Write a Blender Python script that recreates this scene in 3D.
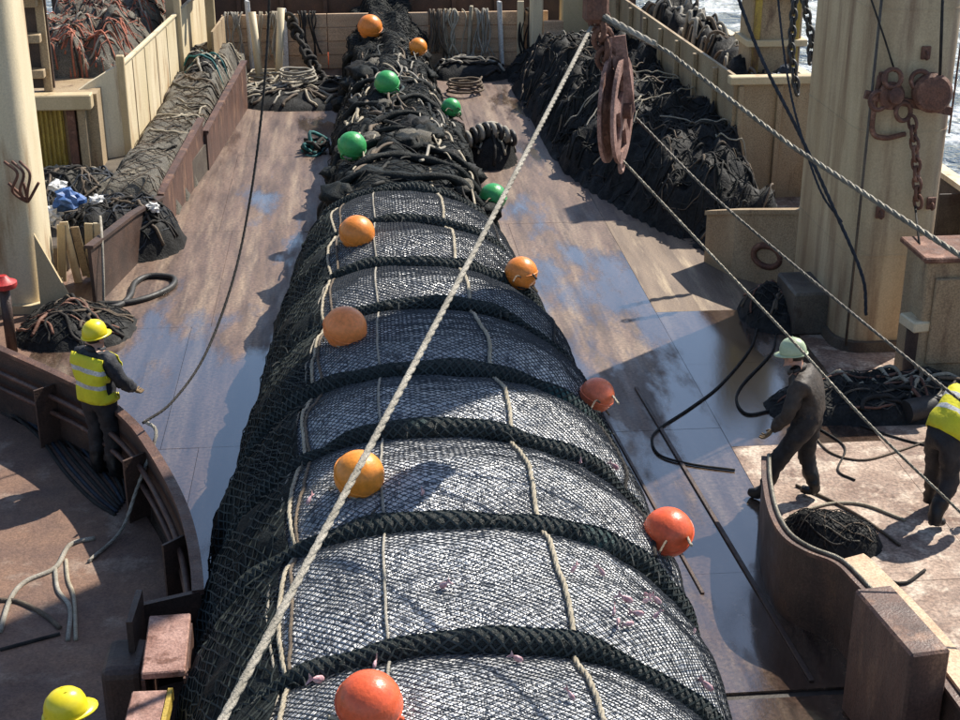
import bpy, bmesh, math, random
import numpy as np
from mathutils import Vector, Matrix, noise
random.seed(7); rng = np.random.default_rng(7)
R = math.radians
for o in list(bpy.data.objects): bpy.data.objects.remove(o)
scene = bpy.context.scene; COL = scene.collection

# ------------------------------------------------------------------ camera
FPX, CAMH, PITCH, YAW = 1461.0, 7.3, R(22.7), R(5.05)
cam = bpy.data.cameras.new('camera'); camo = bpy.data.objects.new('camera', cam); COL.objects.link(camo)
camo.location = (0, 0, CAMH); camo.rotation_euler = (math.pi/2-PITCH, 0, -YAW)
cam.sensor_width = 36; cam.lens = 36*FPX/960; cam.clip_end = 9000; cam.clip_start = .1
scene.camera = camo
# ------------------------------------------------------------------ sky, sun, exposure
SUN_AZ, SUN_EL = math.atan2(.77, .64), R(47)
w = bpy.data.worlds.new('World'); scene.world = w; w.use_nodes = True
nt = w.node_tree; bg = nt.nodes['Background']; sky = nt.nodes.new('ShaderNodeTexSky')
sky.sky_type = 'NISHITA'; sky.sun_disc = False; sky.sun_elevation = SUN_EL; sky.sun_rotation = SUN_AZ
sky.air_density = 1.0; sky.dust_density = .6
nt.links.new(sky.outputs[0], bg.inputs[0]); bg.inputs[1].default_value = .1
sl = bpy.data.lights.new('sun', 'SUN'); sl.energy = 5.0; sl.angle = R(.53); sl.color = (1, .93, .82)
so = bpy.data.objects.new('sun', sl); COL.objects.link(so)
sd = Vector((math.sin(SUN_AZ)*math.cos(SUN_EL), math.cos(SUN_AZ)*math.cos(SUN_EL), math.sin(SUN_EL)))
so.rotation_euler = (-sd).to_track_quat('-Z', 'Y').to_euler(); so.location = (20, 15, 30)
vs = scene.view_settings; vs.view_transform = 'Standard'; vs.look = 'None'; vs.exposure = 0.68; vs.gamma = 1

# ------------------------------------------------------------------ pixel to place (960 x 720 photograph)
_fw = np.array([math.sin(YAW)*math.cos(PITCH), math.cos(YAW)*math.cos(PITCH), -math.sin(PITCH)])
_rt = np.array([math.cos(YAW), -math.sin(YAW), 0]); _up = np.cross(_rt, _fw)
def ray(u, v): return _fw+_rt*(u-480)/FPX+_up*(360-v)/FPX
def at(u, v, z=0.):
    d = ray(u, v); return Vector(np.array([0, 0, CAMH])+d*((z-CAMH)/d[2]))
def atY(u, v, y):
    d = ray(u, v); return Vector(np.array([0, 0, CAMH])+d*(y/d[1]))

# ------------------------------------------------------------------ materials
def lin(c): return (c[0], c[1], c[2], 1)
def mat(name, c1, c2=None, scale=3., rough=(.5, .8), metal=0., bump=.25, stretch=(1, 1, 1), c3=None, c3scale=1.2,
        c3lo=.55, c3hi=.68, c3stretch=None, coat=0., fine=45., spec=.5, bdist=.02, wet=None, finev=.35):
    m = bpy.data.materials.new(name); m.use_nodes = True; n = m.node_tree.nodes; L = m.node_tree.links
    b = n['Principled BSDF']; g = n.new('ShaderNodeNewGeometry')
    def nz(sc, st, det=6):
        mp = n.new('ShaderNodeMapping'); mp.inputs['Scale'].default_value = st; L.new(g.outputs['Position'], mp.inputs[0])
        t = n.new('ShaderNodeTexNoise'); t.inputs['Scale'].default_value = sc; t.inputs['Detail'].default_value = det
        t.inputs['Roughness'].default_value = .62; L.new(mp.outputs[0], t.inputs[0]); return t.outputs[0]
    def mr(x, a, bb, lo=0, hi=1):
        r = n.new('ShaderNodeMapRange'); L.new(x, r.inputs[0])
        for i, q in zip((1, 2, 3, 4), (a, bb, lo, hi)): r.inputs[i].default_value = q
        return r.outputs[0]
    def mix(fac, a, bb, mode='MIX'):
        x = n.new('ShaderNodeMix'); x.data_type = 'RGBA'; x.blend_type = mode
        for s, q in ((x.inputs[0], fac), (x.inputs[6], a), (x.inputs[7], bb)):
            if hasattr(q, 'is_linked'): L.new(q, s)
            else: s.default_value = q
        return x.outputs[2]
    n1 = nz(scale, stretch); col = mix(mr(n1, .35, .65), lin(c1), lin(c2 or [x*.6 for x in c1]))
    if c3:
        n3 = nz(c3scale, c3stretch or stretch, 8); col = mix(mr(n3, c3lo, c3hi), col, lin(c3))
    nf = nz(fine, (1, 1, 1), 3); v = mr(nf, .3, .7, 1-finev, 1+finev)
    cv = n.new('ShaderNodeCombineColor'); [L.new(v, cv.inputs[i]) for i in range(3)]
    col = mix(1., col, cv.outputs[0], 'MULTIPLY'); rsrc = mr(nz(scale*1.7, stretch), .3, .7, *rough)
    if wet:                                             # wet: (scale, stretch, lo, hi, rough, darken)
        wn = nz(wet[0], wet[1], 6)
        if len(wet) > 6:                                # more standing water towards the near, lower end of the deck
            sx = n.new('ShaderNodeSeparateXYZ'); L.new(g.outputs['Position'], sx.inputs[0]); bias = mr(sx.outputs[1], *wet[6])
            q = n.new('ShaderNodeMath'); L.new(wn, q.inputs[0]); L.new(bias, q.inputs[1]); wn = q.outputs[0]
        wm = mr(wn, wet[2], wet[3])
        col = mix(wm, col, mix(1., col, (wet[5], wet[5], wet[5], 1), 'MULTIPLY'))
        mm = n.new('ShaderNodeMix'); L.new(wm, mm.inputs[0]); L.new(rsrc, mm.inputs[2]); mm.inputs[3].default_value = wet[4]; rsrc = mm.outputs[0]
        b.inputs['Coat Roughness'].default_value = wet[4]
        cw = n.new('ShaderNodeMath'); cw.operation = 'MULTIPLY'; L.new(wm, cw.inputs[0]); cw.inputs[1].default_value = coat
        L.new(cw.outputs[0], b.inputs['Coat Weight']); b.inputs['Coat IOR'].default_value = 1.8
    elif coat: b.inputs['Coat Weight'].default_value = coat
    L.new(col, b.inputs['Base Color']); L.new(rsrc, b.inputs['Roughness'])
    b.inputs['Metallic'].default_value = metal; b.inputs['Specular IOR Level'].default_value = spec
    if bump:
        bp = n.new('ShaderNodeBump'); bp.inputs['Strength'].default_value = bump; bp.inputs['Distance'].default_value = bdist
        ad = n.new('ShaderNodeMath'); L.new(nf, ad.inputs[0]); L.new(n1, ad.inputs[1]); L.new(ad.outputs[0], bp.inputs['Height'])
        L.new(bp.outputs[0], b.inputs['Normal'])
    return m
RUST = (.13, .055, .03)
M = {}
M['deck'] = mat('deck_steel', (.17, .11, .08), (.07, .043, .032), 1.9, (.4, .7), stretch=(2.2, .3, 1), c3=(.25, .18, .125), c3scale=1.5, c3stretch=(2.6, .22, 1), c3lo=.5, c3hi=.7, fine=22, finev=.45,
                coat=1., spec=.7, bump=.12, bdist=.01, wet=(.75, (1, .3, 1),   .455, .545, .11, .48, (14., 22., .135, -.085)))
M['column'] = mat('stained_column_paint', (.52, .42, .265), (.34, .245, .14), 1.3, (.45, .7), c3=(.13, .06, .03), c3scale=1.1, c3stretch=(2.2, 2.2, .18), c3lo=.48, c3hi=.68, bump=.15, stretch=(1.2, 1.2, .3), finev=.15)
M['deckpale'] = mat('worn_sunlit_deck', (.23, .17, .12), (.12, .085, .063), 1.2, (.5, .8), stretch=(3, .3, 1), c3=(.36, .28, .19), c3scale=1.3, c3stretch=(3, .3, 1), bump=.15, bdist=.01)  # paler, drier plates; the sunlit patch of deck is painted into the colour
M['side'] = mat('side_deck', (.34, .245, .185), (.15, .09, .065), 1.9, (.55, .85), c3=(.46, .37, .29), c3scale=2.6, c3lo=.5, c3hi=.62, bump=.35, fine=26, finev=.5)
M['floor_left'] = mat('rusty_floor', (.2, .115, .075), (.11, .065, .05), 1.5, (.5, .85), c3=(.27, .2, .155), c3scale=1.8, bump=.3)
M['under'] = mat('under_deck', (.03, .024, .02), None, 2)
M['rustwall'] = mat('rusty_brown_steel', (.12, .06, .042), (.06, .032, .025), 2, (.4, .75), c3=(.2, .11, .07), c3scale=2.5, bump=.35, stretch=(1.5, 1.5, .5))
M['darkwall'] = mat('dark_brown_steel', (.08, .046, .034), (.04, .026, .021), 2, (.4, .7), c3=(.1, .055, .035), c3scale=2.2, bump=.3)
M['cream'] = mat('cream_paint', (.56, .46, .29), (.46, .36, .21), 1.1, (.45, .7), c3=(.2, .105, .05), c3scale=1.5, c3stretch=(1.6, 1.6, .25), c3lo=.57, c3hi=.75, bump=.15, stretch=(1, 1, .35), finev=.12)
M['creampale'] = mat('pale_cream_paint', (.7, .6, .42), (.58, .48, .3), 1.2, (.45, .7), c3=(.3, .15, .06), c3scale=2.0, c3stretch=(2, 2, .25), c3lo=.54, c3hi=.74, bump=.15, stretch=(1, 1, .35), finev=.12)
M['tan'] = mat('tan_paint', (.36, .275, .17), (.26, .18, .1), 1.4, (.5, .8), c3=(.1, .055, .035), c3scale=2, c3stretch=(1.4, 1.4, .3), bump=.2, stretch=(1, 1, .4))
M['grime'] = mat('grimy_paint', (.12, .1, .075), (.055, .043, .034), 1.6, (.5, .8), c3=(.06, .035, .025), c3scale=2.4, bump=.3)
M['yellow'] = mat('ochre_yellow_paint', (.5, .36, .06), (.32, .22, .04), 2, (.45, .7), c3=(.12, .06, .02), c3scale=2.4, bump=.2, stretch=(1, 1, .3))
M['wood'] = mat('worn_wood', (.62, .44, .29), (.45, .3, .19), 2.2, (.6, .9), stretch=(.25, 1, 2.5), c3=(.45, .34, .24), c3scale=2.5, bump=.3)
M['blacknet'] = mat('black_netting', spec=.2, c1=(.009, .0095, .01), c2=(.022, .022, .021), scale=5, rough=(.55, .85), bump=.5, fine=28, bdist=.03, finev=.5)
M['greynet'] = mat('grey_netting', (.16, .145, .115), (.07, .065, .055), 3, (.7, .95), bump=.8, fine=50, bdist=.05, finev=.6, c3=(.3, .26, .19), c3scale=1.5)
M['bignet'] = mat('dark_green_netting', spec=.12, c1=(.008, .0105, .0105), c2=(.017, .02, .02), scale=6, rough=(.45, .8), bump=.6, fine=40, bdist=.03, finev=.6)
M['strapnet'] = mat('strap_netting', (.009, .014, .014), (.02, .028, .027), 8, (.5, .8), bump=1., fine=55, bdist=.04, finev=.6, c3=(.03, .11, .11), c3scale=.8, c3lo=.62, c3hi=.75)
M['mesh'] = mat('net_twine', (.022, .027, .034), (.05, .056, .064), 3, (.45, .7), bump=0)
M['straptwine'] = mat('strap_twine', (.016, .024, .024), (.04, .05, .05), 5, (.55, .8), bump=0, spec=.25)
M['rope_pale'] = mat('pale_rope', (.42, .37, .28), (.28, .24, .17), 6, (.7, .95), bump=.6, fine=90)
M['rope_white'] = mat('white_grey_rope', (.37, .34, .285), (.22, .2, .16), 6, (.7, .95), bump=.6, fine=90)
M['rope_dark'] = mat('dark_rope', spec=.2, c1=(.02, .019, .018), c2=(.045, .041, .037), scale=6, rough=(.6, .9), bump=.6, fine=90)
M['rope_brown'] = mat('brown_rope', (.16, .12, .08), (.08, .06, .045), 6, (.7, .95), bump=.6, fine=90)
M['rope_teal'] = mat('teal_rope', (.02, .17, .17), (.012, .08, .085), 6, (.6, .9), bump=.6, fine=90)
M['rope_blue'] = mat('blue_rope', (.018, .028, .045), (.012, .016, .025), 6, (.6, .9), bump=.6, fine=90)
M['rope_red'] = mat('red_orange_rope', (.42, .13, .07), (.25, .08, .05), 4, (.6, .9), bump=.6, fine=70)
M['wire'] = mat('steel_wire', (.2, .185, .15), (.1, .09, .07), 8, (.3, .55), metal=.6, bump=.4, fine=120)
M['netpale'] = mat('paler_net_twine', (.055, .053, .048), (.02, .021, .02), 4, (.7, .9), bump=0, spec=.15)  # paler twine laid over the dark nets
M['wiredark'] = mat('greasy_wire', (.1, .09, .075), (.055, .05, .042), 8, (.35, .6), metal=.4, bump=.4, fine=120)
M['rubber'] = mat('black_rubber', (.018, .018, .018), (.03, .028, .026), 4, (.45, .7), bump=.2)
M['rust'] = mat('rust_metal', (.17, .075, .045), (.09, .04, .028), 5, (.6, .9), bump=.5, c3=(.3, .16, .11), c3scale=4)
M['pinkrust'] = mat('pink_primer_rust', (.36, .215, .175), (.2, .1, .075), 5, (.55, .85), bump=.4, c3=(.13, .055, .035), c3scale=6, c3lo=.52, c3hi=.62)
M['helmet_y'] = mat('yellow_plastic', (.75, .62, .02), (.68, .55, .02), 2, (.25, .4), bump=.03, finev=.05)
M['helmet_g'] = mat('pale_green_plastic', (.42, .5, .33), (.36, .43, .28), 3, (.3, .45), bump=.03, finev=.08)
M['vest'] = mat('hi_vis_yellow', (.72, .66, .02), (.6, .54, .02), 5, (.6, .8), bump=.4, finev=.1, fine=20)
M['reflect'] = mat('silver_tape', (.6, .6, .58), None, 5, (.3, .4), bump=.1)
M['jacket'] = mat('navy_jacket', (.022, .023, .03), (.012, .013, .017), 5, (.6, .85), bump=.5, fine=25)
M['jacket_b'] = mat('brown_jacket', (.05, .036, .027), (.028, .021, .017), 5, (.55, .8), bump=.5, fine=25)
M['trouser'] = mat('dark_trousers', (.016, .016, .019), (.01, .01, .012), 5, (.5, .8), bump=.4, fine=25)
M['boot'] = mat('black_boot', (.012, .012, .012), None, 5, (.35, .6))
M['glove'] = mat('work_glove', (.22, .15, .07), (.14, .09, .05), 8, (.7, .9), bump=.4)
M['skin'] = mat('skin', (.42, .22, .15), (.36, .18, .12), 8, (.45, .6), bump=.1, finev=.08)
M['hair'] = mat('dark_hair', (.02, .014, .01), None, 8, (.5, .7))
M['eye'] = mat('eye_dark', (.02, .015, .012), None, 8, (.2, .3), bump=0)
M['pink'] = mat('pink_flesh', (.62, .45, .47), (.4, .17, .2), 25, (.3, .5), bump=.3, spec=.6)
M['silver'] = mat('silver_fish', (.4, .42, .45), (.16, .18, .21), 12, (.2, .4), bump=.2, metal=.3)
M['white'] = mat('white_plastic', (.72, .72, .7), (.55, .55, .53), 5, (.4, .6), bump=.1)
M['blueplastic'] = mat('blue_plastic', (.05, .13, .36), (.03, .08, .2), 5, (.4, .6), bump=.1)
M['redpaint'] = mat('red_paint', (.5, .03, .03), (.3, .02, .02), 5, (.4, .6), bump=.1)
M['orangecloth'] = mat('orange_oilskin', (.75, .28, .06), (.6, .2, .04), 5, (.5, .7), bump=.3)
def floatmat(n, c): return mat(n, c, [x*.86 for x in c], 2.5, (.28, .5), bump=.2, fine=25, finev=.16, c3=[x*.5+.03 for x in c], c3scale=8, c3lo=.62, c3hi=.74)
M['f_orange'] = floatmat('float_orange', (.78, .24, .035)); M['f_amber'] = floatmat('float_amber', (.8, .27, .03))
M['f_red'] = floatmat('float_red', (.75, .115, .04)); M['f_dullred'] = floatmat('float_dull_red', (.88, .19, .08)); M['f_green'] = floatmat('float_green', (.04, .33, .09))
M['f_peach'] = floatmat('float_peach', (.88, .26, .07))

def fish_material():
    m = bpy.data.materials.new('packed_fish'); m.use_nodes = True; n = m.node_tree.nodes; L = m.node_tree.links
    b = n['Principled BSDF']; g = n.new('ShaderNodeNewGeometry')
    mp = n.new('ShaderNodeMapping'); mp.inputs['Scale'].default_value = (1, .62, 1); L.new(g.outputs['Position'], mp.inputs[0])
    wv = n.new('ShaderNodeTexNoise'); wv.inputs['Scale'].default_value = 3; L.new(mp.outputs[0], wv.inputs[0])
    ad = n.new('ShaderNodeVectorMath'); ad.operation = 'MULTIPLY_ADD'; L.new(wv.outputs[1], ad.inputs[0]); ad.inputs[1].default_value = (.25, .25, .25); L.new(mp.outputs[0], ad.inputs[2])
    vo = n.new('ShaderNodeTexVoronoi'); vo.inputs['Scale'].default_value = 46; L.new(ad.outputs[0], vo.inputs[0])
    vb = n.new('ShaderNodeTexVoronoi'); vb.inputs['Scale'].default_value = 9; L.new(ad.outputs[0], vb.inputs[0])
    sp = n.new('ShaderNodeSeparateColor'); L.new(vo.outputs['Color'], sp.inputs[0])
    rp = n.new('ShaderNodeValToRGB'); e = rp.color_ramp.elements
    e[0].position = 0; e[0].color = (.06, .07, .09, 1); e[1].position = .9; e[1].color = (.86, .86, .85, 1)
    for p, c in ((.2, (.24, .26, .29)), (.42, (.55, .57, .6)), (.62, (.8, .81, .81))):
        x = e.new(p); x.color = lin(c)
    L.new(sp.outputs[0], rp.inputs[0])
    nn = n.new('ShaderNodeTexNoise'); nn.inputs['Scale'].default_value = 1.3; nn.inputs['Detail'].default_value = 4; L.new(g.outputs['Position'], nn.inputs[0])
    mr = n.new('ShaderNodeMapRange'); L.new(nn.outputs[0], mr.inputs[0]); mr.inputs[1].default_value = .3; mr.inputs[2].default_value = .7; mr.inputs[3].default_value = .6; mr.inputs[4].default_value = 1.15
    mx = n.new('ShaderNodeMix'); mx.data_type = 'RGBA'; mx.blend_type = 'MULTIPLY'; mx.inputs[0].default_value = 1; L.new(rp.outputs[0], mx.inputs[6])
    cc = n.new('ShaderNodeCombineColor'); [L.new(mr.outputs[0], cc.inputs[i]) for i in range(3)]; L.new(cc.outputs[0], mx.inputs[7])
    L.new(mx.outputs[2], b.inputs['Base Color']); b.inputs['Roughness'].default_value = .3; b.inputs['Metallic'].default_value = .15
    b.inputs['Specular IOR Level'].default_value = .8
    sm = n.new('ShaderNodeMath'); L.new(vo.outputs['Distance'], sm.inputs[0]); L.new(vb.outputs['Distance'], sm.inputs[1])
    bp = n.new('ShaderNodeBump'); bp.invert = True; bp.inputs['Strength'].default_value = .55; bp.inputs['Distance'].default_value = .025
    L.new(sm.outputs[0], bp.inputs['Height']); L.new(bp.outputs[0], b.inputs['Normal'])
    return m
M['fish'] = fish_material()
def sea_material():
    m = bpy.data.materials.new('sea_water'); m.use_nodes = True; n = m.node_tree.nodes; L = m.node_tree.links
    b = n['Principled BSDF']; g = n.new('ShaderNodeNewGeometry'); b.inputs['Base Color'].default_value = (.02, .06, .1, 1)
    b.inputs['Roughness'].default_value = .12; b.inputs['IOR'].default_value = 1.33
    s = None
    for sc, st in ((.35, 1.), (1.4, .5), (5, .2)):
        t = n.new('ShaderNodeTexNoise'); t.inputs['Scale'].default_value = sc; t.inputs['Detail'].default_value = 5; L.new(g.outputs['Position'], t.inputs[0])
        q = n.new('ShaderNodeMath'); q.operation = 'MULTIPLY_ADD'; L.new(t.outputs[0], q.inputs[0]); q.inputs[1].default_value = st
        if s: L.new(s, q.inputs[2])
        else: q.inputs[2].default_value = 0
        s = q.outputs[0]
    bp = n.new('ShaderNodeBump'); bp.inputs['Strength'].default_value = 1; bp.inputs['Distance'].default_value = 1.2; L.new(s, bp.inputs['Height']); L.new(bp.outputs[0], b.inputs['Normal'])
    t = n.new('ShaderNodeTexNoise'); t.inputs['Scale'].default_value = .5; t.inputs['Detail'].default_value = 9; t.inputs['Roughness'].default_value = .75; L.new(g.outputs['Position'], t.inputs[0])
    r = n.new('ShaderNodeValToRGB'); r.color_ramp.elements[0].position = .47; r.color_ramp.elements[0].color = (.03, .08, .15, 1); r.color_ramp.elements[1].position = .58; r.color_ramp.elements[1].color = (.75, .8, .85, 1)  # foam and sun glitter painted as white patches in the water colour
    L.new(t.outputs[0], r.inputs[0]); L.new(r.outputs[0], b.inputs['Base Color'])
    return m
M['sea'] = sea_material()

# ------------------------------------------------------------------ mesh helpers
WLOC = {}
class MB:
    def __init__(s): s.v = []; s.f = []; s.mi = []
    def add(s, V, F, k=0):
        o = len(s.v); s.v += [tuple(x) for x in V]; s.f += [tuple(i+o for i in q) for q in F]; s.mi += [k]*len(F); return s
    def box(s, c, d, rot=None, bev=0., k=0):
        hx, hy, hz = d[0]/2, d[1]/2, d[2]/2
        if bev <= 0:
            V = [Vector((x*hx, y*hy, z*hz)) for z in (-1, 1) for y in (-1, 1) for x in (-1, 1)]
            F = [(0, 2, 3, 1), (4, 5, 7, 6), (0, 1, 5, 4), (2, 6, 7, 3), (0, 4, 6, 2), (1, 3, 7, 5)]
        else:
            b = min(bev, hx*.9, hy*.9, hz*.9); bm = bmesh.new(); bmesh.ops.create_cube(bm, size=1)
            bmesh.ops.scale(bm, vec=(2*hx, 2*hy, 2*hz), verts=bm.verts); bmesh.ops.bevel(bm, geom=bm.edges[:], offset=b, segments=1 if b < .05 else 3, affect='EDGES', profile=.5)
            bm.verts.ensure_lookup_table(); V = [x.co.copy() for x in bm.verts]; F = [[x.index for x in q.verts] for q in bm.faces]; bm.free()
        m = rot if rot is not None else Matrix.Identity(3)
        if isinstance(m, (int, float)): m = Matrix.Rotation(m, 3, 'Z')
        c = Vector(c); return s.add([m@x+c for x in V], F, k)
    def bar(s, a, b, wd, ht, k=0, bev=0.):            # a box from a to b, wd across, ht up
        a, b = Vector(a), Vector(b); d = b-a; q = d.to_track_quat('Y', 'Z').to_matrix()
        return s.box((a+b)/2, (wd, d.length, ht), q, bev, k)
    def tube(s, P, r, n=6, k=0, cap=True):
        P = [Vector(p) for p in P]; m = len(P); rr = r if hasattr(r, '__len__') else [r]*m
        t0 = (P[1]-P[0]).normalized(); ref = Vector((0, 0, 1)) if abs(t0.z) < .9 else Vector((1, 0, 0)); N = t0.cross(ref).normalized()
        V = []
        for i in range(m):
            t = (P[min(i+1, m-1)]-P[max(i-1, 0)]);
            if t.length < 1e-9: t = t0
            t.normalize(); N = N-t*N.dot(t)
            if N.length < 1e-6: N = t.orthogonal()
            N.normalize(); B = t.cross(N)
            V += [P[i]+(N*math.cos(2*math.pi*j/n)+B*math.sin(2*math.pi*j/n))*rr[i] for j in range(n)]
        F = [(i*n+j, i*n+(j+1) % n, (i+1)*n+(j+1) % n, (i+1)*n+j) for i in range(m-1) for j in range(n)]
        if cap: F += [tuple(range(n))[::-1], tuple(range((m-1)*n, m*n))]
        return s.add(V, F, k)
    def laid(s, P, r, lay=None, k=0, n=5):              # three-strand rope
        P = resample(P, max(r*2.2, .03)); lay = lay or r*13; L = 0.; tr = [[], [], []]
        N = None
        for i in range(len(P)):
            t = (P[min(i+1, len(P)-1)]-P[max(i-1, 0)]).normalized()
            N = (t.orthogonal() if N is None else N-t*N.dot(t)).normalized(); B = t.cross(N)
            if i: L += (P[i]-P[i-1]).length
            for q in range(3):
                a = 2*math.pi*(L/lay+q/3); tr[q].append(P[i]+(N*math.cos(a)+B*math.sin(a))*r*.42)
        for q in range(3): s.tube(tr[q], r*.6, n, k)
        return s
    def lathe(s, c, prof, n=20, axis=None, k=0):
        c = Vector(c); q = Vector(axis or (0, 0, 1)).to_track_quat('Z', 'Y').to_matrix(); V = []
        for r, z in prof: V += [c+q@Vector((r*math.cos(2*math.pi*j/n), r*math.sin(2*math.pi*j/n), z)) for j in range(n)]
        m = len(prof); F = [(i*n+j, i*n+(j+1) % n, (i+1)*n+(j+1) % n, (i+1)*n+j) for i in range(m-1) for j in range(n)]
        F += [tuple(range(n))[::-1], tuple(range((m-1)*n, m*n))]
        return s.add(V, F, k)
    def torus(s, c, r0, r1, axis=(0, 0, 1), n=24, k=0, sq=(1, 1)):
        q = Vector(axis).to_track_quat('Z', 'Y').to_matrix(); P = [Vector(c)+q@Vector((r0*math.cos(a)*sq[0], r0*math.sin(a)*sq[1], 0)) for a in np.linspace(0, 2*math.pi, n+1)]
        return s.tube(P, r1, 6, k, False)
    def ball(s, c, r, n=16, k=0, rot=None):
        r = r if hasattr(r, '__len__') else (r, r, r); rot = rot or Matrix.Identity(3); c = Vector(c); m = n//2; V = []; F = []
        for i in range(1, m):
            for j in range(n):
                a, b = math.pi*i/m, 2*math.pi*j/n
                V.append(c+rot@Vector((r[0]*math.sin(a)*math.cos(b), r[1]*math.sin(a)*math.sin(b), r[2]*math.cos(a))))
        V += [c+rot@Vector((0, 0, r[2])), c+rot@Vector((0, 0, -r[2]))]; T = len(V)
        for i in range(m-2):
            for j in range(n): F.append((i*n+j, (i+1)*n+j, (i+1)*n+(j+1) % n, i*n+(j+1) % n))
        for j in range(n): F += [(T-2, j, (j+1) % n), (T-1, (m-2)*n+(j+1) % n, (m-2)*n+j)]
        return s.add(V, F, k)
    def prism(s, poly, a, b, k=0):                      # polygon of (x,y) extruded from z=a to z=b
        n = len(poly); V = [(x, y, a) for x, y in poly]+[(x, y, b) for x, y in poly]
        return s.add(V, [tuple(range(n))[::-1], tuple(range(n, 2*n))]+[(i, (i+1) % n, n+(i+1) % n, n+i) for i in range(n)], k)
    def wall(s, P, z0, z1, th, k=0):                    # upright plate along a plan line
        P = [Vector((p[0], p[1], 0)) for p in P]; n = len(P); V = []
        for i in range(n):
            t = (P[min(i+1, n-1)]-P[max(i-1, 0)]).normalized(); nr = Vector((-t.y, t.x, 0))*th/2
            zz = [q(i/(n-1)) if callable(q) else q for q in (z0, z1)]
            V += [P[i]+nr+Vector((0, 0, zz[0])), P[i]-nr+Vector((0, 0, zz[0])), P[i]-nr+Vector((0, 0, zz[1])), P[i]+nr+Vector((0, 0, zz[1]))]
        F = [(4*i+a, 4*i+(a+1) % 4, 4*i+4+(a+1) % 4, 4*i+4+a) for i in range(n-1) for a in range(4)]
        return s.add(V, F+[(0, 3, 2, 1), (4*n-4, 4*n-3, 4*n-2, 4*n-1)], k)
    def build(s, name, m, parent=None, smooth=False, label=None, cat=None, group=None, kind=None, origin=None):
        A = np.array(s.v, dtype=float)
        lo, hi = A.min(0), A.max(0); org = np.array(origin if origin is not None else ((lo[0]+hi[0])/2, (lo[1]+hi[1])/2, lo[2]))
        me = bpy.data.meshes.new(name); me.from_pydata((A-org).tolist(), [], s.f)
        for x in (m if isinstance(m, (list, tuple)) else [m]): me.materials.append(M[x] if isinstance(x, str) else x)
        if any(s.mi): me.polygons.foreach_set('material_index', s.mi)
        if smooth: me.shade_smooth() if smooth is True else me.set_sharp_from_angle(angle=smooth)
        if smooth and smooth is not True: me.polygons.foreach_set('use_smooth', [True]*len(s.f))
        return link(name, me, org, parent, label, cat, group, kind)
def link(name, me, org, parent=None, label=None, cat=None, group=None, kind=None):
    o = bpy.data.objects.new(name, me); COL.objects.link(o); org = Vector(org); WLOC[o] = org
    if parent is not None: o.parent = parent; o.location = org-WLOC[parent]
    else: o.location = org
    tag(o, label, cat, group, kind); return o
def tag(o, label=None, cat=None, group=None, kind=None):
    for k, x in (('label', label), ('category', cat), ('group', group), ('kind', kind)):
        if x: o[k] = x
    return o
def thing(name, loc, label, cat, group=None): return link(name, None, loc, None, label, cat, group)
def struct(name, mb, m, smooth=False): return mb.build(name, m, None, smooth, kind='structure')
def resample(P, step):
    P = [Vector(p) for p in P]; out = [P[0]]; carry = 0.
    for a, b in zip(P, P[1:]):
        L = (b-a).length
        if L < 1e-9: continue
        d = step-carry
        while d <= L: out.append(a.lerp(b, d/L)); d += step
        carry = L-(d-step)
    if (out[-1]-P[-1]).length > step*.3: out.append(P[-1])
    return out
def spl(P, n=8):                                        # Catmull-Rom through the points
    P = [Vector(p) for p in P]; Q = [P[0]*2-P[1]]+P+[P[-1]*2-P[-2]]; out = []
    for i in range(1, len(Q)-2):
        for k in range(n):
            t = k/n; a, b, c, d = Q[i-1:i+3]
            out.append(.5*((2*b)+(c-a)*t+(2*a-5*b+4*c-d)*t*t+(3*b-a-3*c+d)*t**3))
    return out+[P[-1]]
def sag(a, b, s, n=24):
    a, b = Vector(a), Vector(b); return [a.lerp(b, t)+Vector((0, 0, -s*4*t*(1-t))) for t in np.linspace(0, 1, n)]

# ------------------------------------------------------------------ sea, deck and plates
b = MB(); b.add([(-4000, -4000, -4.5), (4000, -4000, -4.5), (4000, 4000, -4.5), (-4000, 4000, -4.5)], [(0, 1, 2, 3)]); struct('sea', b, 'sea')
b = MB(); b.prism([(-9.6, -3), (9.6, -3), (9.6, 30), (8.6, 40), (-8.6, 40), (-9.6, 30)], -1.4, -.03); deck = struct('deck', b, 'under')
def plates(xs, ys, m, xlim=None, jit=.003, gap=.005, wide=()):
    for j in range(len(ys)-1):
        sh = random.uniform(-.25, .25) if xlim else 0
        for i in range(len(xs)-1):
            x0, x1 = xs[i]+(sh if 0 < i else 0), xs[i+1]+(sh if i+1 < len(xs)-1 else 0)
            g0 = .05 if ys[j] in wide else gap/2; g1 = .05 if ys[j+1] in wide else gap/2
            p = MB(); p.box(((x0+x1)/2, (ys[j]+g0+ys[j+1]-g1)/2, -.014+random.uniform(-jit, 0)), (x1-x0-gap, ys[j+1]-ys[j]-g0-g1, .028))
            p.build('deck_plate', m(x0+.1, ys[j]) if callable(m) else m, deck)
plates([-4.3, -2.1, .2, 2.45, 4.15], [4, 6.1, 8.0, 9.95, 11.9, 15.1, 18.9, 23.2, 28, 33, 37.5], lambda x, y: 'deckpale' if x > 2.9 and 18.5 < y < 23 else 'deck', True, wide=(9.95,))
plates([4.15, 5.9, 7.6, 9.5], [4, 7, 9.2, 11.6, 14.6, 17, 18.9, 23.2, 28, 33, 37], lambda x, y: 'side' if y < 14 or x > 5.5 else ('deckpale' if 18.5 < y < 23 else 'deck'))
plates([-9.5, -7.4, -5.8, -4.3], [4, 7, 9.6, 12.2, 14.8, 17.4, 20, 25, 31, 37], 'floor_left')
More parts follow.
